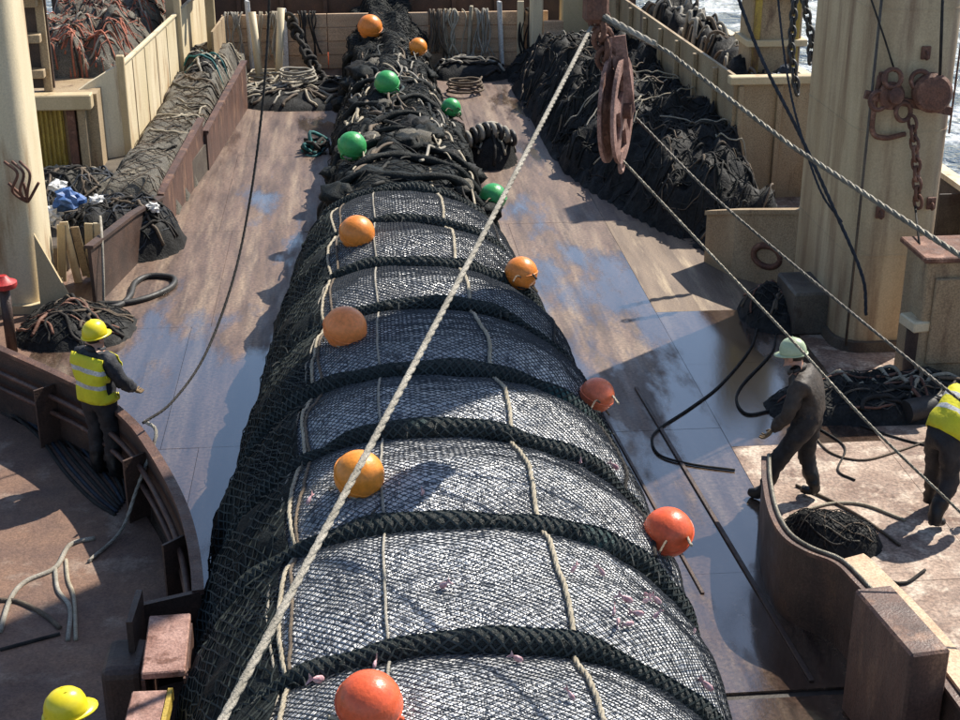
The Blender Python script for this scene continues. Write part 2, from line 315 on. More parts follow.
# rails welded on the deck
def rail(p, q, wd, ht, label):
    b = MB(); a, c = at(*p), at(*q); a.z = c.z = ht/2; b.bar(a, c, wd, ht, bev=.005); b.build('deck_rail', 'darkwall', None, label=label, cat='deck rail')
rail((636, 388), (812, 682), .045, .02, 'long dark steel rail on the wet deck, nearer the right bulwark')
rail((600, 408), (703, 594), .035, .016, 'short dark steel rail on the wet deck close beside the net')

# ------------------------------------------------------------------ the ship's side bulwarks
def ship_side(x, sgn, label):
    b = MB(); t = thing('ship_bulwark', (x, 20, -.03), label, 'bulwark')
    b.wall([(x, -2), (x, 30), (x-sgn*.95, 40)], -1.4, 1.0, .06); b.build('plating', 'grime', t)
    c = MB(); c.wall([(x, -2), (x, 30), (x-sgn*.95, 40)], 1.003, 1.09, .22); c.build('cap_rail', 'creampale', t)
    for y in np.arange(4, 30, 1.9):
        c = MB(); c.prism([(x-sgn*.035, y), (x-sgn*.4, y), (x-sgn*.4, y+.03), (x-sgn*.035, y+.03)], -.02, .95); c.build('stay', 'grime', t)
ship_side(9.4, 1, 'low bulwark along the right ship side with sea beyond')
ship_side(-9.4, -1, 'low bulwark along the left ship side behind the cream post')

# ------------------------------------------------------------------ left coaming of the net channel
def coaming(name, P, hts, label, m='rustwall', stay=True):
    t = thing(name, (P[0][0], P[0][1], 0), label, 'coaming')
    b = MB(); n = len(P)
    hf = lambda q: float(np.interp(q*(n-1), range(n), hts))
    b.wall(P, -.01, hf, .05); b.build('plate', m, t)
    c = MB(); c.wall(P, lambda q: hf(q)+.002, lambda q: hf(q)+.05, .13); c.build('cap', m, t)
    return t
lp = [(247, 108), (228, 138), (208, 170)]
P1 = [at(u, v, 0)[:2] for u, v in lp]; t = coaming('channel_coaming', P1, [1.0, .85, .7], 'rusty coaming left of the net channel, far high section')
P2 = [at(u, v, 0)[:2] for u, v in [(209, 170), (190, 200), (168, 232)]]; coaming('channel_coaming', [(x-.08, y) for x, y in P2], [.95, .8, .6], 'rusty coaming left of the net channel, middle section')
P3 = [at(u, v, 0)[:2] for u, v in [(167, 233), (140, 262), (98, 306)]]; coaming('channel_coaming', [(x-.04, y) for x, y in P3], [.58, .75, .85], 'dark brown flared coaming beside the black hose loop', 'darkwall')
# raised shelf outside it, carrying the net mat
b = MB(); b.prism([P1[0], P1[2], (P2[2][0]-.1, P2[2][1]), (-5.6, 22.6), (-5.6, 36), (-2.9, 36)], 0.0, .5); b.build('side_shelf', 'grime', None, label='raised grimy shelf under the grey net mat along the left coaming', cat='shelf')

# ------------------------------------------------------------------ the codend
KY = [3.5, 8, 10, 12.3, 15, 17, 20, 23, 25, 27, 30, 34, 38.5]
KC = [.55, .55, .55, .57, .57, .58, .6, .7, .78, .82, .82, .86, .9]
KW = [1.96, 2.03, 2.07, 2.03, 1.89, 1.73, 1.5, 1.36, 1.28, 1.2, 1.02, .95, .95]
KL = [1.86, 1.88, 1.88, 1.83, 1.64, 1.52, 1.34, 1.1, 1.15, 1.15, 1.0, .95, .95]
KH = [1.66, 1.68, 1.7, 1.7, 1.66, 1.62, 1.54, 1.4, 1.22, 1.15, 1.12, 1.25, 1.5]
EX = 2.3
STR = [6.6, 8.27, 10.0, 11.58, 13.06, 14.89, 16.45, 18.32, 19.86]
def cwh(y):
    def sm(K):
        return (np.interp(y-.6, KY, K)+np.interp(y, KY, K)+np.interp(y+.6, KY, K))/3
    return sm(KC), sm(KW), sm(KH), sm(KL)
def bulge(y):
    y = np.asarray(y, float); out = np.ones_like(y)
    for a, c in zip(STR, STR[1:]):
        m = (y >= a) & (y < c); t = (y-a)/(c-a); out = np.where(m, 1+.08*np.sin(math.pi*t)**.75, out)
    return out
_k = rng.normal(size=(14, 2))*[2.6, 4.0]; _p = rng.uniform(0, 6.28, 14)
_k2 = rng.normal(size=(16, 2))*[14, 22]; _p2 = rng.uniform(0, 6.28, 16)
def lump(y, th):
    a = sum(np.sin(k[0]*y+k[1]*th+p) for k, p in zip(_k, _p))/14
    c = sum(np.sin(k[0]*y+k[1]*th+p) for k, p in zip(_k2, _p2))/16
    return .06*a+.018*c
def surf(y, th, off=0., lumps=True):                    # th 0 = right edge on the deck, pi = left edge
    y = np.asarray(y, float); th = np.asarray(th, float); c, wd, h, wl = cwh(y)
    ct, st = np.cos(th), np.clip(np.sin(th), 0, None)
    ux, uz = np.sign(ct)*np.abs(ct)**(2/EX), st**(2/EX); f = bulge(y); wd = np.where(ct < 0, wl, wd)
    if lumps: f = f+lump(y, th)
    L = np.sqrt(ux*ux+uz*uz)+1e-9
    return np.stack([c+wd*ux*f+off*ux/L, y+0*th, h*uz*f+off*uz/L], -1)
def inside(p, pad=0.):
    c, wd, h, wl = cwh(p[1]); wd = wl if p[0] < c else wd; return p[2] < pad or (abs((p[0]-c)/(wd+pad))**EX+(max(p[2], 0)/(h+pad))**EX) < 1.08
def hit(u, v, pad=0.):                                  # first point of the net (or deck) seen at a pixel
    d = ray(u, v); o = np.array([0, 0, CAMH]); s = 4.
    while s < 60 and not inside(o+d*s, pad): s += .02
    return Vector(o+d*s)
def theta_of(p):
    c, wd, h, wl = cwh(p[1]); wd = wl if p[0] < c else wd; a = np.sign(p[0]-c)*(abs(p[0]-c)/wd)**(EX/2); e = (max(p[2], 1e-4)/h)**(EX/2)
    return math.atan2(e, a)
codend = thing('trawl_codend', (.55, 12, 0), 'huge trawl net bag packed with silver fish lying along the deck', 'fishing net')
def grid(name, ys, ths, off, m, parent, mod=None):
    Y, T = np.meshgrid(ys, ths, indexing='ij'); A = surf(Y, T, off)
    if mod is not None: A = mod(A, Y, T)
    n, k = Y.shape; V = A.reshape(-1, 3); idx = np.arange(n*k).reshape(n, k)
    F = np.stack([idx[:-1, :-1], idx[1:, :-1], idx[1:, 1:], idx[:-1, 1:]], -1).reshape(-1, 4)
    me = bpy.data.meshes.new(name); me.from_pydata((V-np.array(WLOC[parent])).tolist(), [], F.tolist()); me.materials.append(M[m]); me.shade_smooth(); me.flip_normals()
    o = link(name, me, WLOC[parent], parent); return o
grid('fish_filled_bag', np.arange(3.5, 20.4, .035), np.linspace(.0, math.pi, 150), 0., 'fish', codend)
# diamond netting drawn tight over the fish: real twine
NU = 170; ys = np.arange(5.6, 20.3, .029); jj, ii = np.meshgrid(np.arange(len(ys)), np.arange(NU+1), indexing='ij')
K = surf(ys[jj], .03+(math.pi-.06)*ii/NU, .016)+rng.normal(size=jj.shape+(3,))*.0018
seg = []
for di in (-1, 1):
    m = ((ii+jj) % 2 == 0) & (ii+di >= 0) & (ii+di <= NU) & (jj+1 < len(ys)); a = np.argwhere(m)
    seg.append((K[a[:, 0], a[:, 1]], K[a[:, 0]+1, a[:, 1]+di]))
    m = ((ii+jj) % 2 == 1) & (ii+di >= 0) & (ii+di <= NU) & (jj+1 < len(ys))
A_ = np.concatenate([s[0] for s in seg]); B_ = np.concatenate([s[1] for s in seg])
def strands(name, A, B, r, m, parent, kind='stuff'):
    D = B-A; D /= np.linalg.norm(D, axis=1)[:, None]+1e-9; Z = np.tile([.13, .07, .99], (len(A), 1)); N = np.cross(D, Z); N /= np.linalg.norm(N, axis=1)[:, None]+1e-9; U = np.cross(N, D)
    V = []
    for P in (A, B):
        for a in (90, 210, 330): V.append(P+r*(math.cos(R(a))*N+math.sin(R(a))*U))
    V = np.stack(V, 1); n = len(A); base = (np.arange(n)*6)[:, None]
    F = np.concatenate([base+np.array(q)[None] for q in ((0, 1, 4, 3), (1, 2, 5, 4), (2, 0, 3, 5))])
    me = bpy.data.meshes.new(name); me.from_pydata((V.reshape(-1, 3)-np.array(WLOC[parent])).tolist(), [], F.tolist()); me.materials.append(M[m])
    return link(name, me, WLOC[parent], parent, kind=kind)
strands('netting', A_, B_, np.interp(A_[:, 1], [5, 12, 16, 20], [.0042, .0044, .0062, .0066])[:, None], 'mesh', codend)
# dark net cover over the left flank, down from the side ropes
ths_ = [theta_of(hit(u, v)) for u, v in ((344, 190), (330, 300), (308, 430), (294, 560), (286, 735))]; ysh = [hit(u, v).y for u, v in ((344, 190), (330, 300), (308, 430), (294, 560), (286, 735))]
def flank(A, Y, T):
    t0 = np.interp(Y, ysh[::-1], ths_[::-1]); s_ = (T-T.min())/(T.max()-T.min()); th = t0+.02+(math.pi-.01-t0)*s_
    return surf(Y, th, .03+.012*np.sin(Y*9+th*4)+.015*np.sin(Y*2.7-th*9))
grid('flank_netting', np.arange(4.5, 20.4, .05), np.linspace(2, 3, 60), .02, 'bignet', codend, flank)
_fy, _ft = np.meshgrid(np.arange(5.6, 20.3, .075), np.linspace(0, 1, 40), indexing='ij'); _t0 = np.interp(_fy, ysh[::-1], ths_[::-1]); FK = surf(_fy, _t0+.02+(math.pi-.03-_t0)*_ft, .05)+rng.normal(size=_fy.shape+(3,))*.008
fj, fi = np.meshgrid(np.arange(_fy.shape[0]-1), np.arange(1, 39), indexing='ij'); mk = (fi+fj) % 2 == 0; fj, fi = fj[mk], fi[mk]
strands('flank_twine', np.concatenate([FK[fj, fi]]*2), np.concatenate([FK[fj+1, fi+1], FK[fj+1, fi-1]]), .007, 'straptwine', codend)
# thick netting straps round the bag, their twine standing proud
for q, y in enumerate(STR):
    ths = np.linspace(.02, math.pi-.02, 150); ph = rng.uniform(0, 6.28, 3)
    wob = .05*np.sin(ths*2.3+ph[0])+.03*np.sin(ths*5+ph[1])+.012*np.sin(ths*13+ph[2])
    wob = wob*(2.0 if y > 15 else random.uniform(.8, 1.6))+.03*np.sin(ths*3.7+q*1.7)
    P = surf(y+wob, ths, .02, False); kk = [1.0, .92, 1.08, .9, 1.05, .86, 1.12, .9, 1.05][q]; rr = kk*(.097 if y < 14 else .085)*(1+.16*np.sin(ths*9+ph[1])+.08*np.sin(ths*23+ph[2]))
    mb = MB(); mb.tube(P, list(rr), 12); st = mb.build('strap', 'strapnet', codend, True)
    # coarse knotted cover on the strap
    n1, n2 = 170, 14; tt = np.linspace(.02, math.pi-.02, n1); C = surf(y+np.interp(tt, ths, wob), tt, .02, False); rad = np.interp(tt, ths, rr)+.006
    T = np.gradient(C, axis=0); T /= np.linalg.norm(T, axis=1)[:, None]; Nn = np.tile([0., 1, 0], (n1, 1)); Nn -= T*(Nn*T).sum(1)[:, None]; Nn /= np.linalg.norm(Nn, axis=1)[:, None]; Bn = np.cross(T, Nn)
    kn = lambda i, j: C[i]+rad[i][:, None]*(np.cos(2*math.pi*j/n2)[:, None]*Nn[i]+np.sin(2*math.pi*j/n2)[:, None]*Bn[i])
    I, J = np.meshgrid(np.arange(n1-1), np.arange(n2), indexing='ij'); mk = (I+J) % 2 == 0; I, J = I[mk], J[mk]
    Aa = np.concatenate([kn(I, J)]*2); Bb = np.concatenate([kn(I+1, J+1), kn(I+1, J-1)])
    strands('strap_netting', Aa, Bb, .009, 'straptwine', st)
    fr = MB(); rn = random.Random(q+90)                 # frayed twine ends and knots
    for z_ in range(16):
        th_ = rn.uniform(.5, 2.6); b0 = Vector(surf(y+float(np.interp(th_, ths, wob))+rn.uniform(-.08, .02), th_, .07, False)); dd = Vector((rn.gauss(0, .07), rn.gauss(-.05, .08), rn.uniform(.0, .05)))
        fr.tube(spl([b0, b0+dd*.6+Vector((0, 0, .02)), b0+dd*1.3-Vector((0, 0, .02))], 4), .007, 4)
        if z_ % 4 == 0: fr.ball(b0, rn.uniform(.025, .045), 8)
    fr.build('frayed_twine', 'strapnet', st, True, kind='stuff')
# lacing ropes running along the bag, under the straps
def along(name, pix, r, m, lift=.012, laid=True, n=10, wob=.0):
    pts = [hit(u, v) for u, v in pix]; yy = [p.y for p in pts]; tt = [theta_of(p) for p in pts]; o = np.argsort(yy); Y = np.linspace(min(yy), max(yy), 160)
    T = np.interp(Y, np.array(yy)[o], np.array(tt)[o])+wob*np.sin(Y*3.1+r*900)
    P = surf(Y, T, lift+r*.5); mb = MB()
    (mb.laid(P, r) if laid else mb.tube(P, r, 6)); return mb.build(name, m, codend, True)
along('lacing_rope', [(430, 165), (462, 280), (500, 400), (545, 540), (597, 735)], .023, 'rope_pale', wob=0)
along('lacing_rope', [(375, 190), (378, 300), (383, 450), (386, 560), (389, 660), (391, 735)], .013, 'rope_white', wob=0)
along('side_rope', [(344, 190), (330, 300), (308, 430), (294, 560), (286, 735)], .02, 'rope_pale', wob=.012)
along('side_rope', [(350, 185), (337, 290), (314, 430), (301, 560), (291, 735)], .016, 'rope_brown', wob=.015)
along('side_rope', [(338, 240), (322, 330), (295, 470), (282, 560), (276, 735)], .012, 'rope_white', wob=.012)
along('edge_rope', [(470, 193), (520, 275), (585, 395), (640, 510), (688, 620)], .026, 'rope_brown', wob=.01)
along('edge_rope', [(466, 193), (512, 270), (570, 380), (625, 490), (650, 560)], .02, 'rope_dark', wob=.02)
# gathered far end of the net, running to the stern
def ridges(A, Y, T):
    f = np.clip((Y-20)/2.5, 0, 1); c, wd, h, wl = cwh(Y); d = f*(.05*np.sin(T*9+Y*.8)+.03*np.sin(T*17-Y*1.7)+.05*np.sin(Y*2.6+T*2)+.03*np.sin(Y*5.3-T*4))
    A = A.copy(); A[..., 0] += d*(A[..., 0]-c); A[..., 2] *= 1+d; return A
grid('gathered_netting', np.arange(20.2, 38.4, .06), np.linspace(0, math.pi, 130), .01, 'bignet', codend, ridges)
_gy, _gt = np.meshgrid(np.arange(20.3, 38, .09), np.linspace(.03, math.pi-.03, 46), indexing='ij'); GK = ridges(surf(_gy, _gt, .03), _gy, _gt)+rng.normal(size=_gy.shape+(3,))*.02
gj, gi = np.meshgrid(np.arange(_gy.shape[0]-1), np.arange(1, 45), indexing='ij'); mk = (gi+gj) % 2 == 0; gj, gi = gj[mk], gi[mk]
strands('loose_netting', np.concatenate([GK[gj, gi]]*2), np.concatenate([GK[gj+1, gi+1], GK[gj+1, gi-1]]), .009, 'netpale', codend)
def far_strand(parent, y0, y1, t0, t1, r, m, name='net_strand', amp=.14, off=.03, ph=None, n=60):
    Y = np.linspace(y0, y1, n); s = (Y-y0)/(y1-y0); ph = ph or rng.uniform(0, 6.28, 3)
    T = t0+(t1-t0)*s+amp*np.sin(Y*1.9+ph[0])+amp*.5*np.sin(Y*4.4+ph[1]); T = np.clip(T, .05, math.pi-.05)
    P = surf(Y, T, off, False); P[:, 2] += .05*np.sin(Y*5+ph[2]); mb = MB(); mb.tube(P, r, 6); return mb.build(name, m, parent, True)
for i in range(80):
    y0 = 19.9+random.random()*9; t = random.uniform(.15, 3.0); r = random.choice([.014, .02, .02, .03, .04])
    far_strand(codend, y0, min(y0+random.uniform(2.5, 7), 38), t, t+random.uniform(-.4, .4), r, random.choice(['bignet', 'bignet', 'rope_dark', 'strapnet', 'rope_dark', 'rope_brown', 'blacknet', 'netpale', 'rope_pale']))
for i in range(26):
    y0 = 20+i*.42+random.random()*.5; t = random.uniform(.5, 2.6)
    far_strand(codend, y0, y0+random.uniform(1.2, 3), t, t+random.uniform(-.6, .6), random.choice([.014, .02, .025]), random.choice(['rope_white', 'rope_pale', 'rope_white', 'rope_brown']), 'lashing', .05, .09)
for i, y in enumerate([20.9, 21.9, 23.0, 24.3, 25.8, 27.4, 29.2, 31.2, 33.5]):
    ths = np.linspace(.05, math.pi-.05, 70); wob = .18*np.sin(ths*random.uniform(3, 5)+i)+.07*np.sin(ths*8+i*2)
    P = surf(y+wob, ths, .07, False); P[:, 2] += .06*np.sin(ths*7+i); mb = MB(); mb.tube(P, [.07+.018*math.sin(a*9+i)+.012*math.sin(a*21) for a in ths], 8); mb.build('strap', 'bignet', codend, True)
# bunched clumps of net on the gathered end
for i in range(34):
    y = 20.8+random.random()*13; T = random.uniform(.4, 2.8); p = Vector(surf(y, T, .02, False)); s = random.uniform(.1, .24)
    mb = MB(); mb.ball((0, 0, 0), 1, 18); A = []
    for x in mb.v:
        q = Vector(x); d = 1+.45*noise.noise(q*1.9+Vector((i*7.1, 0, 0)))+.25*noise.noise(q*4.7+Vector((i*3.3, 5, 0)))
        A.append(p+Vector((q.x*d*s*1.3, q.y*d*s*1.7, q.z*d*s*.75)))
    mb.v = [tuple(q) for q in A]; mb.build('net_clump', random.choice(['bignet', 'blacknet', 'bignet', 'greynet']), codend, True)

# ------------------------------------------------------------------ floats lashed on the net
def fl(u, v, dia, m, label, back=0., rope='rope_pale', lash=True, wear=1):
    p = hit(u, v+dia*.0); d = Vector(ray(u, v)).normalized(); c, wd, h, wl = cwh(p.y)
    nrm = Vector((abs(p.x-c)**(EX-1)/wd**EX*(1 if p.x > c else -1), 0, max(p.z, .05)**(EX-1)/h**EX)).normalized(); r = dia/2
    ctr = hit(u, v, r*.9)
    p = ctr-nrm*r*.85
    t = thing('net_float', ctr-Vector((0, 0, r)), label, 'float', 'floats lashed along the trawl net')
    mb = MB(); ax = Vector((random.uniform(-.4, .4), random.uniform(-.6, .2), 1)).normalized(); q = ax.to_track_quat('Z', 'Y').to_matrix(); mb.ball(ctr, r, 40, rot=q); ball = mb.build('ball', m, t, True)
    mb = MB(); mb.torus(ctr, r*1.003, .008, ax, 40); mb.build('seam', m, t, True)
    sd_ = q@Vector((1, 0, 0)); sd_ = sd_ if sd_.x*random.choice([1, 1, -1]) > 0 else -sd_
    lug = ctr+(sd_*.75+Vector((0, -.3, -.6))).normalized()*r*.98
    mb = MB(); mb.torus(lug, .05, .018, (0, 1, .4), 14); mb.build('lug', m, t, True)
    if lash:
        g = p-nrm*.02; a = ctr+Vector((-.9, -.25, -.35)).normalized()*r*1.02; mid = ctr+Vector((0, -.75, -.65)).normalized()*r*1.05
        mb = MB(); mb.laid(spl([g+Vector((-.28, .1, .03)), a, mid, lug+Vector((0, -.03, 0)), g+Vector((.3, -.05, .02)), g+Vector((.34, -.3, .03))], 6), .014); mb.build('lashing', rope, t, True)
        mb = MB(); mb.laid(spl([lug, lug+Vector((.08, -.08, -.1)), g+Vector((.14, -.22, .04)), g+Vector((.05, -.38, .03))], 6), .011); mb.build('lashing', 'rope_brown', t, True)
    return t
fl(369, 703, .41, 'f_red', 'vivid red-orange float at the bottom edge on the fish-filled net')
fl(359, 475, .41, 'f_amber', 'amber float crossed by the long slanting rope')
fl(345, 328, .45, 'f_peach', 'dull orange float on the left shoulder with grey ropes looped beneath it')
fl(357, 233, .44, 'f_orange', 'orange float on the left shoulder nearest the green floats')
fl(668, 532, .43, 'f_red', 'bright red-orange float at the right edge, nearest the right bulwark')
fl(597, 395, .36, 'f_dullred', 'dull red float at the right edge at the top end of the short deck rail')
fl(521, 273, .40, 'f_orange', 'orange float at the right edge below the lone low green float', rope='rope_dark')
fl(493, 197, .42, 'f_green', 'green float low on the right edge beside the slanting rope', rope='rope_dark')
fl(352, 146, .46, 'f_green', 'green float with white lashings beside the teal rope bundle', rope='rope_white')
fl(451, 108, .38, 'f_green', 'green float at the right edge of the gathered net above the rope heap', rope='rope_dark')
fl(387, 83, .48, 'f_green', 'topmost green float on the gathered net', rope='rope_white')
fl(418, 47, .40, 'f_amber', 'small amber float at the right edge of the gathered net near the stern boards', rope='rope_dark')
fl(370, 27, .56, 'f_orange', 'large orange float high on the gathered net before the stern boards', rope='rope_dark')
fl(330, 59, .34, 'f_dullred', 'small red float half hidden left of the gathered net', lash=False)

# ------------------------------------------------------------------ pink fish scraps squeezed through the meshes
scraps = [(568, 578), (595, 580), (605, 622), (615, 612), (626, 626), (632, 614), (642, 628), (620, 634), (645, 610), (610, 632), (636, 604), (679, 640), (423, 500), (516, 665), (565, 708), (376, 667), (321, 684), (580, 462), (610, 470), (444, 592), (318, 512), (700, 690)]
for i, (u, v) in enumerate(scraps):
    p = hit(u, v); p = Vector(surf(p.y, theta_of(p), .045)); s_ = random.uniform(.75, 1.35); mb = MB(); rn = random.Random(i)
    rot = Matrix.Rotation(rn.uniform(0, 6.28), 3, 'Z')@Matrix.Rotation(rn.uniform(.1, .9), 3, 'X')
    pr = [(0, .012), (.02, .024), (.05, .021), (.075, .008)]; V = []
    for yy, r in pr: V += [p+rot@(Vector((r*.6*math.cos(a), yy-.04, r*math.sin(a)))*s_) for a in np.linspace(0, 2*math.pi, 8)[:-1]]
    F = [(k*7+a, k*7+(a+1) % 7, k*7+7+(a+1) % 7, k*7+7+a) for k in range(3) for a in range(7)]+[tuple(range(7))[::-1]]
    mb.add(V, F); tl = [Vector((.003, .03, 0)), Vector((.003, .075, .03)), Vector((.003, .06, 0)), Vector((.003, .07, -.032))]; mb.add([p+rot@(q*s_) for q in tl]+[p+rot@((q-Vector((.006, 0, 0)))*s_) for q in tl], [(0, 1, 2), (0, 2, 3), (4, 6, 5), (4, 7, 6), (1, 5, 6, 2), (2, 6, 7, 3)])
    lab = 'pink scrap of fish in the cluster right of the long lacing rope' if 2 <= i <= 10 else {0: 'pink scrap of fish just right of the long lacing rope, above the cluster', 1: 'pink scrap of fish pushing through the net above the pink cluster', 11: 'pink scrap of fish at the right edge of the net below the red float', 12: 'pink scrap of fish right of the amber float', 13: 'pink scrap of fish below the lowest full strap, left of the lacing rope', 14: 'pink scrap of fish near the bottom edge by the long lacing rope', 15: 'pink scrap of fish on the strap just above the bottom float', 16: 'pink scrap of fish on the strap left of the bottom float', 17: 'pale pink scrap of fish on the strap above the bright red-orange float', 18: 'small pink scrap of fish left of the bright red-orange float', 19: 'small pink scrap of fish in the middle of the lowest full bulge', 20: 'pink scrap of fish below the amber float on the left shoulder', 21: 'pink scrap of fish at the bottom right corner of the net'}[i]
    mb.build('fish_scrap', 'pink', None, True, lab, 'fish scrap', 'pink fish scraps squeezed through the net')
# ------------------------------------------------------------------ heaps of netting
def heap(name, fn, x0, x1, y0, y1, res, m, label, cat='net heap', nstr=60, smats=('rope_dark',), rr=(.015, .035), bumps=.25, seed=0, twine=True, tm='mesh', cell=.12, tr_=.008):
    """fn(x, y) gives the height of the smooth mound (<=0 outside)"""
    of = Vector((seed*13.7, seed*5.1, seed))
    def H(x, y):
        h = fn(x, y)
        if h <= 0: return -.02
        e = min(1, h/.25); q = Vector((x, y, 0))
        return h+e*bumps*(noise.noise(q*1.3+of)+.55*noise.noise(q*3.1+of)+.3*noise.noise(q*7+of)+.16*noise.noise(q*15+of))
    nx, ny = max(4, int((x1-x0)/res)), max(4, int((y1-y0)/res)); t = thing(name, ((x0+x1)/2, (y0+y1)/2, 0), label, cat)
    xs, ys = np.linspace(x0, x1, nx), np.linspace(y0, y1, ny); Z = [[max(H(x, y), -.02) for x in xs] for y in ys]; mb = MB()
    V = [(x, y, Z[j][i]) for j, y in enumerate(ys) for i, x in enumerate(xs)]
    F = [(j*nx+i, j*nx+i+1, (j+1)*nx+i+1, (j+1)*nx+i) for j in range(ny-1) for i in range(nx-1) if max(Z[j][i], Z[j][i+1], Z[j+1][i], Z[j+1][i+1]) > -.015]
    mb.add(V, F); mb.build('mound', m, t, True)
    rnd = random.Random(seed+5)
    for k in range(nstr):
        for tr in range(30):
            x, y = rnd.uniform(x0, x1), rnd.uniform(y0, y1)
            if fn(x, y) > .12: break
        a = rnd.uniform(0, 6.28); P = []; r = rnd.uniform(*rr)
        for st in range(rnd.randint(10, 26)):
            z = H(x, y)
            if fn(x, y) < .04: break
            P.append(Vector((x, y, z+r*.7+max(0, rnd.gauss(0, .015))))); a += rnd.gauss(0, .33); x += .11*math.cos(a); y += .11*math.sin(a)
        if len(P) > 4: sb = MB(); sb.tube(spl(P, 3), r, 5); sb.build('rope_strand', rnd.choice(smats), t, True)
    if twine:
        gx, gy = int((x1-x0)/cell), int((y1-y0)/cell); A = []; B = []
        pt = lambda i, j: (x0+(i+1.1*noise.noise(Vector((i*.37, j*.37, seed+.5))))*cell, y0+(j+1.1*noise.noise(Vector((i*.37, j*.37, seed+9.5))))*cell)
        for j in range(gy-1):
            for i in range(1, gx-1):
                if (i+j) % 2: continue
                p = pt(i, j)
                if fn(*p) < .05: continue
                for d in (-1, 1):
                    q = pt(i+d, j+1)
                    if fn(*q) < .05: continue
                    A.append((*p, H(*p)+.02)); B.append((*q, H(*q)+.02))
        if A: strands('loose_netting', np.array(A), np.array(B), tr_, tm, t)
    return t
def ell(cx, cy, rx, ry, h, ex=2., rot=0.):
    c, s = math.cos(rot), math.sin(rot)
    def f(x, y):
        dx, dy = x-cx, y-cy; u, v = (dx*c+dy*s)/rx, (-dx*s+dy*c)/ry; d = abs(u)**ex+abs(v)**ex
        return h*(1-d)**.6 if d < 1 else -1
    return f
# the big black net pile along the right of the channel
def rpile(x, y):
    xl = np.interp(y, [21.0, 21.6, 22.6, 23.8, 25, 26.5, 30, 35.5], [5.8, 5.4, 5.0, 4.55, 4.2, 3.9, 3.8, 3.7]); xr = np.interp(y, [18.6, 24, 36], [6.6, 6.7, 6.2])
    u = (x-xl)/(xr-xl)
    if u <= 0 or u >= 1 or y > 35.6 or y < 21.1: return -1
    h = np.interp(y, [21.1, 21.7, 22.8, 25, 30, 34, 35.6], [.1, .6, .95, 1.3, 1.35, 1.15, .3]); return float(h*min(1, (u/.42))**.7*min(1, (1-u)/.08)**.5)
NETPILE = heap('net_pile', rpile, 3.6, 6.8, 20.6, 35.7, .09, 'blacknet', 'long pile of black netting along the right side of the deck', 'net pile', 290, ('rope_dark', 'blacknet', 'rope_dark', 'bignet', 'netpale', 'rope_brown'), (.008, .024), .45, 1, True, 'netpale', .13)
# grey net mat on the left shelf
def lmat(x, y):
    xl = np.interp(y, [22.6, 27, 36], [-4.2, -4.0, -3.75]); xr = np.interp(y, [22.3, 25, 28, 35.5], [-3.25, -2.98, -2.75, -2.5]); u = (x-xl)/(xr-xl)
    if u <= 0 or u >= 1 or y < 23.0 or y > 35.5: return -1
    return .5+float(np.interp(y, [23.0, 23.3, 26, 29, 30.5, 34, 35.5], [.05, .38, .32, .26, .5, .55, .1]))*min(1, u/.2)*min(1, (1-u)/.15)
heap('net_mat', lmat, -4.3, -2.4, 22.9, 35.6, .07, 'greynet', 'flattened grey-brown net mat lying along the left coaming', 'net mat', 50, ('rope_brown', 'greynet', 'rope_dark', 'rope_pale'), (.012, .03), .12, 2, True, 'rope_brown', .13)
heap('net_heap', ell(-3.15, 31.8, .55, 1.5, 1.25, 2.5), -3.8, -2.5, 30, 33.6, .08, 'blacknet', 'tangle of black and white ropes at the far end of the left shelf', 'rope heap', 40, ('rope_white', 'rope_dark', 'rope_pale', 'rope_white', 'rope_teal'), (.015, .03), .3, 3, True, 'netpale', .1)
heap('net_heap', ell(-3.75, 22.6, 1.0, .95, .72, 2.3), -4.9, -2.6, 21.5, 23.7, .06, 'blacknet', 'dark tangle of nets and ropes behind the flared brown coaming', 'rope heap', 46, ('rope_dark', 'bignet', 'rope_dark', 'rope_blue', 'rope_brown'), (.012, .03), .25, 4, True, 'mesh', .09)
# pile of red and brown nets inside the left bin
heap('net_heap', lambda x, y: float(np.interp(x, [-6.9, -6.3, -4.5, -4.15], [0, 2.1, 2.25, 1.7])*min(1, max(0, (y-26.5)/.5), max(0, (36-y)/.8))) if -6.9 < x < -4.12 and 26.5 < y < 36 else -1, -6.9, -4.1, 26.4, 36, .1, 'greynet', 'heap of red and brown nets filling the cream bin', 'net heap', 230, ('rope_red', 'rope_red', 'rope_brown', 'rope_dark', 'rope_white', 'rope_red', 'rope_brown', 'rope_dark'), (.008, .026), .45, 6, True, 'rope_red', .11)
for k in range(14):                                     # pale ropes straggling over the pile
    rnd = random.Random(k+40); x, y, a, P = rnd.uniform(4.3, 6.2), rnd.uniform(23.5, 33), rnd.uniform(0, 6.28), []
    for st in range(16):
        h = rpile(x, y)
        if h < .2: break
        P.append(Vector((x, y, h+.16+rnd.gauss(0, .03)))); a += rnd.gauss(0, .3); x += .13*math.cos(a); y += .13*math.sin(a)
    if len(P) > 4: mb = MB(); mb.tube(spl(P, 3), .014, 5); mb.build('rope_strand', rnd.choice(['rope_pale', 'rope_white', 'rope_brown']), NETPILE, True)
# small mesh heap on the right floor
p = at(828, 541); heap('net_heap', ell(p.x, p.y, .52, .36, .26, 2.2, -.3), p.x-.6, p.x+.6, p.y-.6, p.y+.6, .035, 'blacknet', 'small dark mesh heap on the floor inside the right bulwark', 'net heap', 26, ('rope_dark', 'greynet', 'rope_brown', 'greynet'), (.005, .01), .12, 7, True, 'netpale', .032, .0045)
